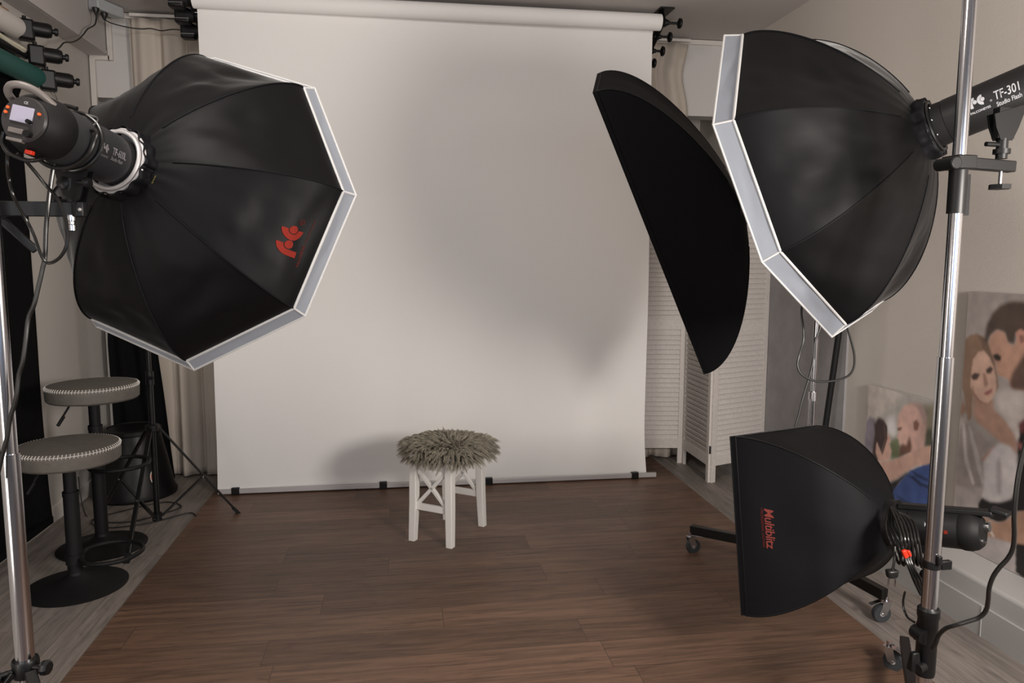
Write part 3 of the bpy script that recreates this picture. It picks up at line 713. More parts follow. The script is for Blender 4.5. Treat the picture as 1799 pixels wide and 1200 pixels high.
vs, fs = text2d('CE', .007, .0002, align='CENTER'); tm = MB(); stamp(tm, [(vs, fs)], lambda x, y: V(x, yr-.0105, y+.030)); tm.build('mark', 'print', cp, world=False, smooth=False)
MB().tube([(-.044, yr+.03, .030), (-.046, yr+.0, .044), (-.036, yr-.014, .058), (-.014, yr-.014, .064), (.010, yr+.0, .060), (.032, yr+.025, .044)], .0075, 12).build('handle', 'handle', fl, world=False)
# right flash
fr_, fb2 = strobe('black studio flash with white printed name behind the chrome pole, on the large right softbox', CR_, MR, ybR, .0645, .36, -1, kind='black')
ph = camphi(fr_, 0)
tm = MB(); w_ = wrap(.0645, -.116, ph-.02, -1)
stamp(tm, [([(x*.0072-.004, y*.0080) for x, y in vs], fs) for vs, fs in logo2d()], w_)
vs, fs = text2d('FALCONEYES', .0085, .0002); stamp(tm, [([(x, y-.011) for x, y in vs], fs)], w_)
a_ = ring2d(.056, .006, .0016, .0026, 0, 360); stamp(tm, [a_], w_)
w2 = wrap(.0645, -.180, ph-.06, -1)
vs, fs = text2d('TF-301', .034, .0004, .15); stamp(tm, [([(x*.66, y) for x, y in vs], fs)], w2)
vs, fs = text2d('Studio Flash', .0175, .0002, .15); stamp(tm, [([(x*.72, y-.019) for x, y in vs], fs)], w2)
tm.build('printed_name', 'print', fb2, world=False, smooth=False)
MB().tube([(-.040, -.330, .030), (-.044, -.365, .050), (-.030, -.385, .072), (0, -.39, .080), (.030, -.385, .072), (.044, -.365, .050), (.040, -.330, .030)], .0075, 12).build('handle', 'handle', fr_, world=False)
sc_ = MB()
for a in (2.2, 2.9, 3.6): sc_.sphere((.066*math.cos(a), -.022, .066*math.sin(a)), .003, 10)
sc_.build('screw', 'chromed', fr_, world=False)

def rect_surface(w, h, lip, H, r0, seed, pa=1.8, pb=.75):
    cs = [(-1, -1), (1, -1), (1, 1), (-1, 1)]
    def S(k, u, t, lift=0.0):
        g = (1-t**pa)**pb if t < 1 else 0
        a = cs[k]; b = cs[(k+1) % 4]; f = V((a[0]+(b[0]-a[0])*u)*w/2, 0, (a[1]+(b[1]-a[1])*u)*h/2)
        aa = math.atan2(a[1], a[0]); da = PI/2; an = aa+da*u
        rn = V(r0*math.cos(an), 0, r0*math.sin(an))
        p = rn.lerp(f, g)
        mid = math.sin(PI*u)*math.sin(PI*min(1, t))
        n_ = V(a[0]+b[0], 0, a[1]+b[1]).normalized()
        wv = -.018*mid+mid*(.010*noise.noise(V(k*4+u*2.5, t*3, seed))+.018*noise.noise(V(k*4+u*1.3-t*1.5, t*1.5, seed+3)))
        return V(p.x, -lip-H*t, p.z)+n_*(wv+lift)
    return S
def rectbox(name, label, C, M, w, h, lip, H, r0, seed):
    t = thing(name, label, 'softbox', C, M)
    S = rect_surface(w, h, lip, H, r0, seed); sh = MB()
    for k in range(4): sh.grid(lambda u, v, k=k: S(k, u, v), 20, 26)
    b = sh.build('fabric_shell', 'nylon2', t, world=False)
    bm = bmesh.new(); bm.from_mesh(b.data); bmesh.ops.remove_doubles(bm, verts=bm.verts, dist=.0005); bmesh.ops.recalc_face_normals(bm, faces=bm.faces); bm.to_mesh(b.data); bm.free()
    b.data.set_sharp_from_angle(angle=math.radians(30))
    lp = MB(); cs = [(-1, -1), (1, -1), (1, 1), (-1, 1)]
    P = lambda k, y, e=0: V(cs[k % 4][0]*(w/2+e), y, cs[k % 4][1]*(h/2+e))
    for k in range(4): lp.add([P(k, -lip), P(k+1, -lip), P(k+1, 0), P(k, 0)], [(0, 1, 2, 3)])
    lp.build('front_lip', 'nylon2', t, world=False, smooth=False, solid=.003)
    sm = MB(); sm.tube([P(k, -lip, .001) for k in range(4)], .003, 6, sm=False, closed=True).tube([P(k, 0, .001) for k in range(4)], .0025, 6, sm=False, closed=True)
    for k in range(4): sm.tube([S(k, 0, v/20) for v in range(20)], .0025, 6, sm=False)
    sm.build('seam', 'nylon', b, world=False)
    df = MB(); df.add([P(k, -lip*.6, -.004) for k in range(4)], [(0, 1, 2, 3)]); df.build('front_diffuser', 'lip', t, world=False, smooth=False)
    MB().lathe([(r0+.004, lip+H-.01), (r0+.006, lip+H+.03), (r0-.01, lip+H+.035)], (0, 0, 0), (0, -1, 0), 40).build('speed_ring', 'blackp', t, world=False)
    return t, b, S
CM = V(1.365, 2.472, .519)
sq, sqb, SQ = rectbox('square_softbox', 'black square softbox with red lettering standing low at lower right', CM, MM, .60, .60, .02, .37, .072, 21)
f = on_panel(SQ, 3, *LOG['mul'])
tm = MB(); vs, fs = text2d('Multiblitz', 1.0, .012, .18, space=.93)
mx = max(v[0] for v in vs); stamp(tm, [([(x/mx, y*1.35-.1) for x, y in vs], fs)], f); tm.build('maker_name', 'redm', sqb, world=False, smooth=False)
tm = MB(); vs, fs = text2d('PROFESSIONAL LIGHTING', .40, .008)
mx = max(v[0] for v in vs); stamp(tm, [([(.05+x/mx*.90, y-.52) for x, y in vs], fs)], f)
a_ = ring2d(.012, -.36, 0, 1, 0, 360, 4); stamp(tm, [([(.012+(x-.012)*.012, -.36+(y+.36)*.14) for x, y in a_[0]], a_[1])], f)
tm.build('slogan', 'redd', sqb, world=False, smooth=False)
CS = V(1.086, 3.116, 1.555)
st_, stb, SS = rectbox('strip_softbox', 'tall narrow black strip softbox leaning between the backdrop and the large octagonal box', CS, MS, .25, 1.4, .015, .36, .075, 33)
# flash heads of the rectangular boxes
fq, fqb = strobe('small black studio flash with red switch at lower right, on the square softbox', CM, MM, -.39, .058, .25, -1, kind='black')
ph = camphi(fq, 0)
tm = MB(); w_ = wrap(.058, -.105, ph-.02, -1); vs, fs = text2d('MULTIBLITZ', .016, .0008); stamp(tm, [([(x*.62, y) for x, y in vs], fs)], w_)
tm.build('printed_name', 'print', fqb, world=False, smooth=False)
MB().box((0, -.15, .060), (.05, .27, .018)).box((0, -.30, .066), (.05, .05, .016), (V(1, 0, 0), V(0, .95, .3), V(0, -.3, .95))).build('top_handle', 'gun2', fq, world=False, bevel=.005)
MB().cyl((.028, -.245, .012), (.028, -.262, .012), .016, n=20).build('dial', 'chromed', fq, world=False)
MB().cyl((-.022, -.245, -.022), (-.022, -.256, -.022), .007, n=14).cyl((.0, -.245, -.030), (0, -.256, -.030), .006, n=14).build('button', 'chrome', fq, world=False)
MB().box((-.058*math.cos(ph-PI), -.165, 0), (.006, .01, .01)).build('red_badge', 'red', fq, world=False)
fs_, fsb = strobe('black studio flash of the strip softbox, mostly hidden behind the large octagonal box', CS, MS, -.375, .06, .28, -1, kind='black')

# ------------------------------------------------------------------ chrome rolling stand near the viewer, right
def caster(parent, p, ang, wheel=.034):
    p = Vector(p); f = V(math.cos(ang), math.sin(ang), 0); g = V(-f.y, f.x, 0)
    c = MB(); zt = 2*wheel+.014
    c.box(p+f*.012+V(0, 0, zt), (.045, .03, .003), (f, g, V(0, 0, 1)))
    for s_ in (-1, 1): c.bar(p+g*(s_*.014)+V(0, 0, wheel), p+f*.018+g*(s_*.014)+V(0, 0, zt), .003, .03, tuple(f))
    c.cyl(p+f*.018+V(0, 0, zt), p+f*.018+V(0, 0, zt+.02), .009, n=14).cyl(p-g*.018+V(0, 0, wheel), p+g*.018+V(0, 0, wheel), .005, n=12)
    c.bar(p-f*.005+V(0, 0, zt+.002), p-f*.05+V(0, 0, zt-.012), .022, .003)
    o = c.build('caster_fork', 'chrome', parent)
    MB().lathe([(wheel*.62, -.012), (wheel*.95, -.012), (wheel, -.007), (wheel, .007), (wheel*.95, .012), (wheel*.62, .012)], p+V(0, 0, wheel), tuple(g), 32).build('wheel', 'rubber', o)
    MB().lathe([(.005, -.013), (wheel*.6, -.010), (wheel*.6, .010), (.005, .013)], p+V(0, 0, wheel), tuple(g), 24).build('wheel_hub', 'bar', o)
NP = V(1.381, 1.703, 0)
t = thing('rolling_light_stand', 'chrome rolling light stand, nearest pole on the right, crossing the whole picture', 'light stand', NP)
NPt = t
MB().cyl(NP+V(0, 0, 1.18), NP+V(0, 0, 2.5), .0165, n=36).build('upper_tube', 'chrome', t)
MB().cyl(NP+V(0, 0, .08), NP+V(0, 0, 1.2), .020, n=36).build('lower_tube', 'chrome', t)
MB().lathe([(.024, 0), (.0255, .01), (.0255, .16), (.028, .165), (.028, .185), (.024, .19)], NP+V(0, 0, .335), n=30).cyl(NP+V(-.02, -.02, .37), NP+V(-.045, -.03, .37), .012, n=16).build('lower_coupler', 'blackp', t)
MB().lathe([(.0225, 0), (.0225, .022)], NP+V(0, 0, .635), n=30).box(NP+V(.03, -.012, .646), (.03, .014, .024)).box(NP+V(0, -.026, .665), (.012, .01, .025)).build('cable_clip', 'blackp', t, bevel=.002)
MB().lathe([(.0215, 0), (.0215, .105), (.023, .108)], NP+V(0, 0, 1.565), n=30).build('sleeve', 'blackp', t)
ar = cr*.97+cf*.24; ar.z = 0; ar.normalize(); ay = V(-ar.y, ar.x, 0)
pz = 1.690
cl_ = MB().box(NP+V(0, 0, pz), (.056, .056, .034), (ar, ay, V(0, 0, 1))).cyl(NP-ar*.035-ay*.03+V(0, 0, pz-.004), NP-ar*.035+ay*.03+V(0, 0, pz-.004), .016, n=20)
cl_.build('arm_clamp', 'blackp', t, bevel=.003)
MB().bar(NP+ar*.02+V(0, 0, pz), NP+ar*.165+V(0, 0, pz-.005), .026, .028).build('side_arm', 'blackp', t, bevel=.003)
MB().cyl(NP+ar*.13+V(0, 0, pz-.06), NP+ar*.13+V(0, 0, pz), .0045, n=12, mi=0).lathe([(.026, 0), (.026, .012)], NP+ar*.13+V(0, 0, pz-.062), n=6, mi=1).build('clamp_knob', ['chrome', 'blackp'], t)
MB().bar(NP+ar*.043+ay*.02+V(0, 0, 1.665), NP+ar*.045+ay*.02+V(0, 0, 1.562), .010, .022, tuple(ar)).build('hook_strap', 'blackm', t)
for (fx, fy) in ((1.73, 2.24), (1.97, 1.42), (1.12, 1.15), (.82, 1.98)):
    f = V(fx, fy, 0); d = (f-NP).normalized()
    L_ = MB().bar(NP+V(0, 0, .135), V(fx, fy, .112)+d*.01, .030, .030).build('leg', 'blackt', t, bevel=.002)
    caster(L_, f-V(d.y, -d.x, 0)*.03, math.atan2(d.y, d.x)+1.2)
MB().lathe([(.035, .09), (.035, .16), (.025, .17)], NP, n=30).build('base_hub', 'blackp', t)
# bracket of the right flash down to the arm
ft_ = fr_.matrix_world @ V(0, -.235, -.0645)
at_ = NP+ar*.128+V(0, 0, pz+.014)
b = MB(); up = (ft_-at_).normalized()
b.cyl(at_, at_+V(0, 0, .05), .0135, n=18).lathe([(.02, 0), (.02, .012)], at_+V(0, 0, .012), n=20)
top = at_+V(0, 0, .125)
for s_ in (-1, 1):
    q = ay*(s_*.010)
    b.plate([at_+V(0, 0, .045)+q-ar*.018, at_+V(0, 0, .045)+q+ar*.018, at_+V(0, 0, .075)+q+ar*.034, top+q+ar*.058+V(0, 0, .012), top+q-ar*.042-V(0, 0, .018), at_+V(0, 0, .075)+q-ar*.034], ay*.004)
b.bar(at_+V(0, 0, .05), top, .02, .05, tuple(ar)).cyl(at_+V(0, 0, .035)-ar*.05, at_+V(0, 0, .035), .006, n=12)
b.build('mounting_bracket', 'blackp', fr_, bevel=0)

# boom arm and bracket for the low flash
aq = fq.matrix_world @ V(0, -.10, -.062); pj = NP+V(0, 0, .50)
t2 = NPt
end = V(aq.x, aq.y, aq.z-.10)
MB().bar(pj+V(-.02, .01, -.06), pj.lerp(end, .5)+V(0, 0, -.03), .022, .030).bar(pj.lerp(end, .42)+V(0, 0, -.03), end+V(.0, 0, -.01), .020, .030).build('folding_arm', 'blackp', t2, bevel=.004)
MB().cyl(pj+V(-.02, -.02, -.05), pj+V(-.02, .02, -.05), .020, n=20).build('elbow_joint', 'blackp', t2)
MB().cyl(end+V(0, -.022, 0), end+V(0, .022, 0), .018, n=20).build('elbow_joint', 'blackp', t2)
MB().box(pj+V(-.045, -.015, -.115), (.020, .014, .05), (ar, ay, V(0, 0, 1)), taper=1.6).build('wing_handle', 'blackp', t2, bevel=.003)
MB().cyl(end, aq, .011, n=14).box(aq-V(0, 0, .01), (.04, .05, .03)).build('stud', 'chromed', t2)

# ------------------------------------------------------------------ chrome stand of the strip box, rear right
SP = V(1.785, 2.985, 0)
t = thing('rolling_light_stand', 'rear chrome rolling light stand with black legs, seen between the octagonal and square softboxes', 'light stand', SP)
MB().cyl(SP+V(0, 0, .85), SP+V(0, 0, 1.78), .0115, n=28).build('upper_tube', 'chrome', t)
MB().cyl(SP+V(0, 0, .09), SP+V(0, 0, .86), .015, n=28).cyl(SP+V(-.020, -.012, .09), SP+V(-.020, -.012, .84), .006, n=14).build('lower_tube', 'chrome', t)
MB().lathe([(.02, .83), (.02, .87)], SP, n=24).build('clamp_collar', 'chromed', t)
MB().lathe([(.035, .09), (.035, .16), (.022, .17)], SP, n=28).build('base_hub', 'blackp', t)
MB().bar(SP+V(0, 0, 1.76), fs_.matrix_world @ V(0, -.14, -.07), .026, .026).build('side_arm', 'blackp', t)
for (fx, fy, hh) in ((1.405, 3.36, .9), (1.885, 2.585, .6), (2.10, 3.27, 1.5)):
    f = V(fx, fy, 0); d = (f-SP).normalized()
    L_ = MB().bar(SP+V(0, 0, .135), V(fx, fy, .118)+d*.012, .034, .044).build('leg', 'blackt', t, bevel=.002)
    caster(L_, f, math.atan2(d.y, d.x)+{.9: .9, .6: 1.25, 1.5: .3}[hh], .036)

# ------------------------------------------------------------------ chrome stand near the viewer, left
LP = V(-.866, 1.742, 0)
t = thing('light_stand', 'chrome light stand pole at the far left edge, in front of the bar stools', 'light stand', LP)
LPt = t
MB().cyl(LP+V(0, 0, 1.0), LP+V(0, 0, 1.62), .0165, n=36).build('upper_tube', 'chrome', t)
MB().cyl(LP+V(0, 0, .20), LP+V(0, 0, 1.02), .0195, n=36).build('lower_tube', 'chrome', t)
hb = MB().lathe([(.026, .50), (.028, .505), (.028, .535), (.026, .54)], LP, n=28)
hb.cyl(LP+V(.02, -.012, .525), LP+V(.055, -.02, .525), .006, n=12).lathe([(.014, 0), (.017, .004), (.017, .014), (.014, .018)], LP+V(.042, -.018, .525), (1, -.2, 0), 8)
hb.cyl(LP+V(-.02, -.02, .52), LP+V(-.045, -.04, .52), .006, n=12).lathe([(.012, 0), (.012, .014)], LP+V(-.036, -.034, .52), (-1, -.6, 0), 8)
hb.build('leg_collar', 'blackp', t)
for (fx, fy) in ((-1.22, 1.36), (-.52, 1.33), (-.90, 2.30)):
    f = V(fx, fy, .012); d = V(f.x-LP.x, f.y-LP.y, 0).normalized()
    if fy > 2: continue
    L_ = MB().bar(LP+d*.03+V(0, 0, .52), f, .024, .014).build('leg', 'blackt', t, bevel=.002)
    MB().bar(LP+d*.02+V(0, 0, .22), (LP+V(0, 0, .52)).lerp(f, .55), .016, .008).build('brace', 'blackt', t)
MB().lathe([(.024, .20), (.024, .24)], LP, n=24).build('brace_collar', 'blackp', t)
dA = 1.665
a0, a1 = W(-40, 366, 1.60), W(138, 368, dA)
t = LPt
MB().bar(a0, a1, .012, .033).cyl(a1-V(0, 0, .0165)+cr*.002, a1+V(0, 0, .0165)+cr*.002, .0165, n=8).build('flat_bar', 'blackp', t, bevel=.002)
for q in (W(52, 367, dA-.012), W(140, 368, dA-.012), W(2, 461, 1.64)): MB().sphere(q, .0042, 12).build('bolt', 'bar', t)
MB().bar(W(-8, 376, 1.66), W(64, 441, 1.70), .014, .018).cyl(W(5, 372, 1.63), W(5, 372, 1.66), .016, n=20).build('brace_strut', 'blackp', t, bevel=.003)
sp0 = W(126, 385, dA); 
MB().lathe([(.009, 0), (.009, .012), (.0075, .014), (.0075, .02), (.010, .022), (.010, .034)], W(127, 405, dA), n=20).build('spigot_tip', 'chrome', t)
b = MB(); bt_ = W(127, 358, dA); b.cyl(bt_, bt_+V(0, 0, .055), .011, n=18)
kb = W(113, 322, dA-.01)
b.lathe([(.010, 0), (.014, .004), (.014, .018), (.008, .022)], kb+cf*.01, tuple(-cf), 20)
b.cyl(W(122, 322, dA), W(152, 321, dA-.02), .006, n=12).lathe([(.010, 0), (.013, .006), (.010, .014)], W(148, 321, dA-.02), tuple(cr), 12)
b.cyl(W(127, 355, dA), W(100, 352, dA), .005, n=10).lathe([(.009, 0), (.009, .01)], W(106, 352, dA), tuple(-cr), 10)
q0 = W(100, 285, dA); 
for s_ in (-1, 1):
    e_ = cf*(.012*s_)
    b.plate([W(98, 284, dA)+e_, W(128, 288, dA)+e_, W(160, 300, dA)+e_, W(146, 352, dA)+e_, W(140, 356, dA)+e_, W(118, 345, dA)+e_, W(108, 325, dA)+e_], cf*.004)
b.build('mounting_bracket', 'blackp', fl, bevel=0)
BIG_ART = [((120,112,108),6,[(3.005,0.82),(2.516,0.934),(2.444,0.179),(2.942,0.143)]),((150,140,134),7,[(2.666,0.907),(2.518,0.956),(2.497,0.735),(2.58,0.761)]),((138,128,122),2,[(2.825,0.766),(2.883,0.664),(2.916,0.446),(2.885,0.311),(2.937,0.091),(2.767,0.148),(2.468,0.169),(2.478,0.281),(2.665,0.253),(2.698,0.439),(2.792,0.761)]),((133,124,122),3,[(2.709,0.286),(2.61,0.312),(2.5,0.331),(2.486,0.184),(2.737,0.174)]),((118,86,64),2,[(2.833,0.852),(2.796,0.809),(2.82,0.784),(2.852,0.763),(2.85,0.778),(2.834,0.822)]),((112,84,62),1.5,[(2.867,0.959),(2.87,1.033),(2.85,1.098),(2.814,1.129),(2.776,1.14),(2.738,1.13),(2.705,1.102),(2.673,1.047),(2.656,0.991),(2.642,0.935),(2.654,0.909),(2.687,0.975),(2.776,0.863),(2.771,0.778),(2.792,0.761),(2.826,0.878),(2.853,0.919)]),((92,68,52),1.5,[(2.769,1.131),(2.725,1.121),(2.691,1.073),(2.667,1.013),(2.7,1.049),(2.74,1.082)]),((134,98,78),2,[(2.772,0.888),(2.667,0.883),(2.657,0.838),(2.598,0.808),(2.543,0.758),(2.522,0.683),(2.588,0.701),(2.665,0.736),(2.741,0.767),(2.766,0.791)]),((164,126,106),1.5,[(2.792,0.97),(2.788,1.027),(2.763,1.062),(2.733,1.073),(2.7,1.049),(2.676,1.012),(2.657,0.968),(2.653,0.921),(2.667,0.883),(2.694,0.857),(2.731,0.857),(2.768,0.884),(2.793,0.914)]),((120,82,66),1.5,[(2.785,0.93),(2.766,0.889),(2.732,0.861),(2.694,0.857),(2.731,0.852),(2.774,0.878)]),((60,42,36),1,[(2.794,0.958),(2.773,0.973),(2.742,0.973),(2.758,0.946),(2.78,0.94)]),((60,42,36),1,[(2.716,0.994),(2.691,1.014),(2.675,1.005),(2.688,0.982),(2.709,0.981)]),((130,92,76),1,[(2.73,0.98),(2.715,0.982),(2.696,0.938),(2.706,0.921),(2.72,0.931)]),((128,66,60),1,[(2.719,0.893),(2.699,0.908),(2.671,0.925),(2.675,0.906),(2.697,0.89)]),((62,48,40),2,[(2.734,1.111),(2.728,1.183),(2.705,1.227),(2.671,1.264),(2.616,1.286),(2.55,1.287),(2.454,1.261),(2.406,1.147),(2.447,1.056),(2.533,1.133),(2.574,1.165),(2.58,1.115),(2.614,1.12),(2.635,1.159),(2.676,1.164),(2.708,1.133),(2.715,1.106)]),((146,104,82),1.5,[(2.709,1.109),(2.703,1.138),(2.67,1.165),(2.632,1.157),(2.611,1.118),(2.58,1.112),(2.567,1.152),(2.535,1.155),(2.447,1.056),(2.449,0.946),(2.555,0.941),(2.583,0.945),(2.594,0.971),(2.618,0.979),(2.647,0.981),(2.656,0.991),(2.663,1.026),(2.69,1.064)]),((74,52,42),3,[(2.588,0.963),(2.58,1.003),(2.556,1.041),(2.514,1.109),(2.439,1.101),(2.439,0.97),(2.515,0.944),(2.555,0.939),(2.58,0.941)]),((40,30,26),1,[(2.686,1.06),(2.661,1.07),(2.64,1.061),(2.643,1.04),(2.67,1.041)]),((150,98,80),1,[(2.579,1.162),(2.559,1.18),(2.531,1.173),(2.52,1.135),(2.539,1.11),(2.565,1.13)]),((110,70,56),1,[(2.562,1.153),(2.541,1.159),(2.535,1.133),(2.551,1.125)]),((20,17,18),1.5,[(2.706,0.427),(2.682,0.462),(2.638,0.457),(2.581,0.474),(2.538,0.502),(2.52,0.545),(2.521,0.637),(2.526,0.728),(2.521,0.786),(2.504,0.835),(2.386,0.936),(2.141,0.944),(2.06,0.111),(2.489,0.218),(2.499,0.32),(2.469,0.47),(2.523,0.456),(2.562,0.392),(2.608,0.383),(2.668,0.388),(2.698,0.4)]),((112,101,97),2.5,[(2.87,0.59),(2.84,0.712),(2.811,0.756),(2.752,0.74),(2.677,0.702),(2.646,0.693),(2.704,0.634),(2.685,0.566),(2.666,0.494),(2.71,0.435),(2.794,0.428),(2.858,0.464),(2.876,0.511)]),((142,133,130),1.5,[(2.824,0.749),(2.807,0.752),(2.781,0.613),(2.729,0.504),(2.741,0.495),(2.795,0.585)]),((134,126,123),1.5,[(2.791,0.748),(2.771,0.741),(2.708,0.609),(2.675,0.521),(2.693,0.515),(2.74,0.612)]),((132,92,74),1.5,[(2.708,0.609),(2.67,0.663),(2.638,0.7),(2.651,0.649),(2.684,0.62)]),((152,145,145),2,[(2.689,0.609),(2.653,0.672),(2.615,0.708),(2.569,0.712),(2.531,0.685),(2.518,0.615),(2.517,0.541),(2.541,0.501),(2.595,0.471),(2.645,0.457),(2.694,0.461),(2.681,0.519)]),((124,116,117),2,[(2.623,0.608),(2.61,0.659),(2.592,0.593),(2.589,0.499),(2.606,0.494)]),((128,118,115),2,[(2.844,0.463),(2.765,0.473),(2.679,0.505),(2.708,0.416),(2.699,0.377),(2.731,0.316),(2.78,0.285),(2.872,0.316)]),((132,96,74),1.5,[(2.736,0.306),(2.696,0.381),(2.646,0.379),(2.596,0.38),(2.552,0.406),(2.509,0.456),(2.347,0.534),(2.329,0.343),(2.46,0.342),(2.538,0.323),(2.61,0.312),(2.679,0.303)]),((165,150,140),0.8,[(2.639,0.371),(2.628,0.376),(2.624,0.338),(2.601,0.318),(2.613,0.313),(2.633,0.33)]),((22,18,18),1,[(2.725,0.285),(2.697,0.291),(2.711,0.24),(2.723,0.23)]),((30,24,24),2,[(2.911,0.4),(2.878,0.385),(2.867,0.378),(2.89,0.36),(2.908,0.364)]),((120,60,58),2,[(2.536,0.737),(2.508,0.733),(2.495,0.713),(2.519,0.711)]),((84,34,34),2,[(2.534,0.806),(2.507,0.835),(2.487,0.794),(2.52,0.771)])]
SMALL_ART = [((140,136,130),9,[(3.399,0.627),(3.198,0.811),(2.866,0.846),(2.881,0.638),(3.383,0.452)]),((172,170,168),5,[(3.329,0.657),(3.262,0.686),(3.245,0.589),(3.304,0.575)]),((112,104,84),5,[(3.083,0.772),(2.933,0.82),(2.913,0.604),(3.049,0.569)]),((62,64,46),4,[(3.046,0.664),(2.922,0.706),(2.914,0.617),(3.043,0.584)]),((86,94,60),4,[(3.289,0.55),(3.22,0.595),(3.193,0.486),(3.276,0.458)]),((108,100,112),3,[(3.533,0.412),(3.519,0.585),(3.456,0.641),(3.409,0.636),(3.41,0.55),(3.425,0.396)]),((54,38,36),2,[(3.43,0.349),(3.422,0.472),(3.412,0.564),(3.42,0.607),(3.387,0.65),(3.342,0.648),(3.316,0.61),(3.31,0.545),(3.343,0.463),(3.358,0.482),(3.371,0.42),(3.384,0.362)]),((172,130,112),1.5,[(3.34,0.625),(3.318,0.586),(3.296,0.58),(3.28,0.552),(3.292,0.535),(3.271,0.502),(3.284,0.455),(3.362,0.425),(3.393,0.464),(3.39,0.525),(3.349,0.476),(3.32,0.557)]),((54,38,36),1.2,[(3.345,0.639),(3.317,0.622),(3.307,0.56),(3.339,0.464),(3.349,0.476),(3.324,0.556)]),((172,132,118),2,[(3.241,0.647),(3.237,0.696),(3.2,0.746),(3.142,0.774),(3.091,0.773),(3.053,0.735),(3.04,0.679),(3.045,0.61),(3.049,0.569),(3.131,0.52),(3.173,0.537),(3.216,0.554),(3.222,0.575),(3.239,0.579),(3.229,0.607)]),((140,112,106),3,[(3.154,0.772),(3.084,0.778),(3.045,0.732),(3.035,0.667),(3.061,0.701),(3.104,0.752)]),((86,54,40),2.5,[(3.214,0.486),(3.215,0.537),(3.196,0.562),(3.167,0.561),(3.147,0.613),(3.127,0.563),(3.132,0.531),(3.17,0.509)]),((120,74,56),1.2,[(3.129,0.681),(3.107,0.699),(3.086,0.682),(3.095,0.647),(3.118,0.645)]),((96,60,48),1,[(3.24,0.628),(3.203,0.642),(3.21,0.623),(3.234,0.615)]),((166,126,108),1.5,[(3.472,0.382),(3.371,0.42),(3.25,0.465),(3.132,0.533),(3.05,0.582),(2.915,0.63),(2.907,0.538),(3.088,0.482),(3.163,0.427),(3.233,0.369),(3.283,0.339),(3.373,0.335)]),((26,24,30),2,[(3.291,0.333),(3.221,0.375),(3.155,0.429),(3.116,0.446),(3.198,0.359),(3.243,0.287)]),((24,56,112),1.5,[(3.252,0.296),(3.191,0.376),(3.124,0.449),(3.05,0.493),(2.902,0.56),(2.873,0.25),(3.261,0.105)]),((16,30,60),1.2,[(3.162,0.413),(3.106,0.427),(3.05,0.41),(2.982,0.41),(2.981,0.399),(3.06,0.394),(3.113,0.411)]),((16,34,68),1.2,[(3.124,0.449),(3.076,0.446),(3.007,0.44),(3.006,0.429),(3.083,0.428)]),((18,38,76),1.5,[(3.227,0.298),(3.151,0.295),(3.093,0.286),(3.092,0.275),(3.166,0.275)])]
# ------------------------------------------------------------------ printed canvases
def lin(c): return [((v/255+.055)/1.055)**2.4 if v/255 > .04045 else v/255/12.92 for v in c]
def paint(y0, y1, z0, z1, base, art, res, gain):
    ny = int(abs(y1-y0)/res)+1; nz = int((z1-z0)/res)+1
    Y, Z = np.meshgrid(np.linspace(y0, y1, ny), np.linspace(z0, z1, nz))
    img = np.zeros((nz, ny, 3)); img[:] = lin(base)
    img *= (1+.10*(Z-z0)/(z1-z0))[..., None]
    for c, bl, P in art:
        m = np.zeros(Y.shape, bool); n = len(P)
        for i in range(n):
            ya, za = P[i]; yb_, zb = P[(i+1) % n]
            if za == zb: continue
            cond = ((za > Z) != (zb > Z)) & (Y < (yb_-ya)*(Z-za)/(zb-za)+ya); m ^= cond
        m = m.astype(float); k = max(1, int(round(bl*.0025/res)))
        for _ in range(2):
            for ax in (0, 1):
                a = np.zeros_like(m)
                for s_ in range(-k, k+1): a += np.roll(m, s_, ax)
                m = a/(2*k+1)
        img = img*(1-m[..., None])+np.array(lin(c))*m[..., None]
    rs = np.random.RandomState(2); img *= 1+.025*rs.randn(nz, ny, 1)
    for st_ in (6, 14, 34):      # gentle tonal mottling of the photograph
        g_ = rs.randn(nz//st_+2, ny//st_+2); g_ = np.kron(g_, np.ones((st_, st_)))[:nz, :ny]
        for _ in range(2):
            for ax in (0, 1): g_ = sum(np.roll(g_, k_, ax) for k_ in range(-(st_//2), st_//2+1))/(2*(st_//2)+1)
        img *= (1+.09*g_)[..., None]
    img = img*.72+.28*img.mean(-1, keepdims=True)*np.array([1.04, .99, .97])
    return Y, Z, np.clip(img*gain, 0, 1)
am = bpy.data.materials.new('printed_photo'); am.use_nodes = True
an = am.node_tree.nodes.new('ShaderNodeVertexColor'); an.layer_name = 'print'
am.node_tree.links.new(an.outputs['Color'], am.node_tree.nodes['Principled BSDF'].inputs['Base Color'])
am.node_tree.nodes['Principled BSDF'].inputs['Roughness'].default_value = .6
def canvas(label, y0, y1, z0, z1, base, art, res, gain, tilt):
    t = thing('canvas_print', label, 'picture', (2.39, (y0+y1)/2, z0))
    MB().box((2.399, (y0+y1)/2, (z0+z1)/2), (.018, abs(y1-y0), z1-z0)).build('canvas_frame', 'canvas', t, bevel=.002)
    Y, Z, img = paint(y0, y1, z0, z1, base, art, res, gain)
    nz, ny = Y.shape; X = np.full(Y.shape, 2.3885)
    co = np.stack([X, Y, Z], -1).reshape(-1, 3)-np.array([2.39, (y0+y1)/2, z0])
    idx = np.arange(nz*ny).reshape(nz, ny)
    fs = np.stack([idx[:-1, :-1], idx[:-1, 1:], idx[1:, 1:], idx[1:, :-1]], -1).reshape(-1, 4)
    me = bpy.data.meshes.new('photo_print'); me.from_pydata(co.tolist(), [], fs.tolist())
    ca = me.color_attributes.new('print', 'FLOAT_COLOR', 'POINT')
    rgba = np.ones((nz*ny, 4), np.float32); rgba[:, :3] = img.reshape(-1, 3); ca.data.foreach_set('color', rgba.ravel())
    me.materials.append(am); o = bpy.data.objects.new('photo_print', me); COL.objects.link(o); o.parent = t
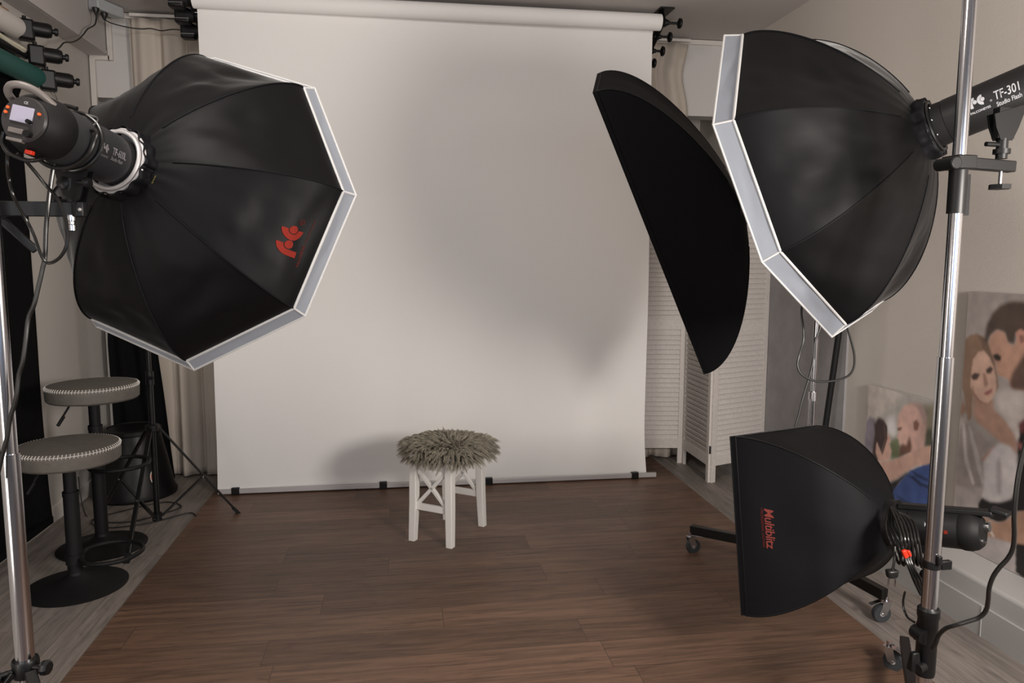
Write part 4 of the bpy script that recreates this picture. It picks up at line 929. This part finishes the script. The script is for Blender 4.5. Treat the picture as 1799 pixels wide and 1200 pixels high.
canvas('large canvas print of a bride in white and bearded groom touching foreheads', 2.838, 1.95, .212, 1.315, (122, 113, 109), BIG_ART, .0032, 2.0, 0)
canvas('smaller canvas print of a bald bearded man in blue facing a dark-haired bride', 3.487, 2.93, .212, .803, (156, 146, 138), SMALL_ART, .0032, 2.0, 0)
tag(MB().cyl((2.30, 3.76, .212), (2.395, 3.70, 1.55), .0165, n=20).build('black_pole', 'blackm'), 'black pole leaning on the right wall behind the rear chrome stand', 'pole')

# ------------------------------------------------------------------ cords
def cord(label, pts, r=.0038, m='cord', nm='electric_cable'): return tag(MB().tube(pts, r, 10).build(nm, m), label, 'cord')
T = fl.matrix_world
w1 = [T @ V(.069*math.cos(a), -.225+.004*math.sin(a), .069*math.sin(a)) for a in [PI*2*i/14 for i in range(3, 16)]]
cord('long black cord wrapped round the left studio flash, hanging down to the left chrome pole', w1+[W(100, 245, 1.62), W(95, 285, 1.60), W(87, 340, 1.60), W(81, 400, 1.60), W(79, 450, 1.60), W(74, 475, 1.60), W(66, 510, 1.60), W(60, 535, 1.60), W(50, 560, 1.60), W(45, 600, 1.60), W(40, 635, 1.60), W(33, 660, 1.60), W(28, 700, 1.60), W(18, 735, 1.6), W(12, 770, 1.6), W(4, 800, 1.6), W(-8, 850, 1.6)], .0048, 'cordg')
w2_ = [T @ V(.0665*math.cos(a), -.190+.006*math.sin(a), .0665*math.sin(a)) for a in [PI*2*i/14 for i in range(2, 18)]]
cord('black cord looping from the back of the left studio flash below the flat steel arm', [W(7, 232, 1.50), W(4, 250, 1.50), W(12, 266, 1.5), W(22, 272, 1.5), W(45, 281, 1.5), W(60, 282, 1.5), W(75, 278, 1.52), W(90, 268, 1.56)]+w2_, .0042, 'cordg')
cord('black cord drooping in a long loop under the left studio flash', [W(14, 262, 1.52), W(13, 290, 1.52), W(16, 315, 1.54), W(22, 340, 1.54), W(33, 365, 1.56), W(48, 390, 1.58), W(60, 415, 1.58), W(70, 443, 1.58), W(80, 460, 1.58), W(92, 461, 1.58), W(107, 450, 1.58), W(117, 430, 1.58), W(118, 400, 1.58), W(112, 375, 1.58), W(100, 348, 1.58), W(80, 325, 1.58), W(60, 300, 1.56), W(45, 283, 1.54), W(30, 270, 1.52)], .0036, 'cordg')
cord('short black cord lying at the foot of the left chrome pole', [V(-1.30, 1.9, .012), V(-1.1, 1.98, .012), V(-1.0, 1.88, .012), V(-.93, 1.78, .25), V(-.90, 1.75, .45)], .004)
cord('black cord hanging in a wide loop in front of the rear chrome stand', [W(1425, 470, 2.8), W(1412, 520, 2.8), W(1408, 548, 2.78), W(1411, 575, 2.76), W(1411, 600, 2.76), W(1404, 625, 2.75), W(1401, 640, 2.75), W(1406, 655, 2.75), W(1418, 664, 2.75), W(1435, 670, 2.75), W(1455, 670, 2.75), W(1475, 667, 2.75), W(1492, 659, 2.75), W(1500, 645, 2.75), W(1501, 625, 2.75), W(1497, 605, 2.75), W(1490, 580, 2.75), W(1482, 550, 2.75)], .0042)
cord('black cord running down the rear chrome stand to the floor', [W(1448, 520, 2.95), W(1441, 575, 2.95), W(1432, 600, 2.95), W(1429, 630, 2.95), W(1424, 655, 2.95), W(1418, 675, 2.95), W(1409, 705, 2.95), W(1403, 730, 2.95), W(1396, 755, 2.95), W(1390, 800, 2.95), W(1380, 900, 3.0), V(1.62, 3.0, .01)], .0042)
cord('thick black cord sagging from the right edge to the nearest right chrome pole', [W(1835, 640, 1.74), W(1812, 740, 1.75), W(1790, 830, 1.76), W(1782, 900, 1.77), W(1782, 940, 1.78), W(1779, 965, 1.79), W(1770, 982, 1.80), W(1756, 997, 1.81), W(1745, 1013, 1.82), W(1738, 1033, 1.83), W(1736, 1055, 1.84), W(1732, 1073, 1.85), W(1720, 1085, 1.86), W(1700, 1092, 1.87), W(1680, 1098, 1.88), W(1662, 1104, 1.90), W(1650, 1115, 1.92), W(1644, 1130, 1.93), W(1638, 1140, 1.94)], .0055, 'cordg')
t = thing('electric_cable', 'bundled black cord with a two-pin plug hanging from the low studio flash', 'cord', W(1580, 960, 2.2))
cb = MB(); rnd = random.Random(5)
for i in range(6):
    a0_ = W(1562+i*3, 895+i*2, 2.36-.01*i); a1_ = W(1580+i*8, 985+rnd.uniform(-8, 14), 2.26)
    cb.tube([a0_, W(1556+i*6, 925, 2.30), W(1566+i*8, 955, 2.26), a1_, W(1584+i*6, 950, 2.22), W(1574+i*6, 915, 2.28), a0_+V(.005, 0, .008)], .004, 8)
for i in range(3): cb.tube([W(1588+4*i, 975, 2.24), W(1598+i*4, 1000, 2.22), W(1606+i*6, 1020, 2.15), W(1618+i*3, 1045, 2.05)], .004, 8)
cb.tube([W(1572, 960, 2.24), W(1571, 985, 2.23), W(1568, 1003, 2.23)], .004, 8)
cb.tube([W(1590, 1040, 2.2), W(1587, 1055, 2.22), W(1588, 1070, 2.22), W(1595, 1085, 2.2), W(1606, 1093, 2.1)], .0035, 8)
cb.build('cord_loops', 'cordg', t)
pq = W(1567, 1008, 2.23)
MB().box(pq, (.036, .026, .026), taper=.8).build('plug', 'cord', t, bevel=.006)
MB().cyl(pq+V(-.010, 0, -.012), pq+V(-.011, 0, -.038), .0025, n=10).cyl(pq+V(.011, 0, -.014), pq+V(.012, 0, -.042), .0025, n=10).build('plug_pin', 'chrome', t)
MB().box(W(1590, 973, 2.20), (.014, .010, .026), (V(.9, 0, .43), V(0, 1, 0), V(-.43, 0, .9))).box(W(1597, 972, 2.20), (.008, .010, .020), (V(.9, 0, .43), V(0, 1, 0), V(-.43, 0, .9))).build('red_switch', 'redsw', t, bevel=.002)

# ------------------------------------------------------------------ light
w = bpy.data.worlds.new('daylight'); SC.world = w; w.use_nodes = True
w.node_tree.nodes['Background'].inputs[0].default_value = (.42, .62, 1.0, 1); w.node_tree.nodes['Background'].inputs[1].default_value = 0.7
def area(name, loc, tgt, sx_, sy_, pw, col):
    l = bpy.data.lights.new(name, 'AREA'); l.shape = 'RECTANGLE'; l.size = sx_; l.size_y = sy_; l.energy = pw; l.color = col
    o = bpy.data.objects.new(name, l); COL.objects.link(o); o.location = loc
    o.rotation_euler = (Vector(tgt)-Vector(loc)).to_track_quat('-Z', 'Y').to_euler(); return o
area('ceiling_lamp', (-.6, 1.2, 2.9), (.0, 4.4, 1.35), .6, .6, 30, (1, .94, .87))
area('rear_room_lamp', (-1.0, -2.0, 1.7), (.2, 4.6, 1.6), 1.0, 1.0, 14, (1, .94, .88))
area('left_window_light', (-1.88, .45, .85), (.2, 4.0, 1.3), .8, 1.2, 17, (1, .94, .88))
area('right_lamp_light', (1.74, .40, 1.55), (.0, 4.6, 1.5), .50, .50, 56, (1, .93, .86))
area('far_right_lamp', (2.15, -2.6, 2.0), (.6, 4.6, 1.2), .4, .4, 8, (1, .93, .86))
area('window_daylight', (.6, YF+.02, 1.65), (.6, 3, 1.2), 2.8, 1.5, 5, (.60, .78, 1.0))
SC.view_settings.view_transform = 'Standard'; SC.view_settings.look = 'None'; SC.view_settings.gamma = 1
SC.view_settings.use_curve_mapping = False; SC.view_settings.exposure = 0.30
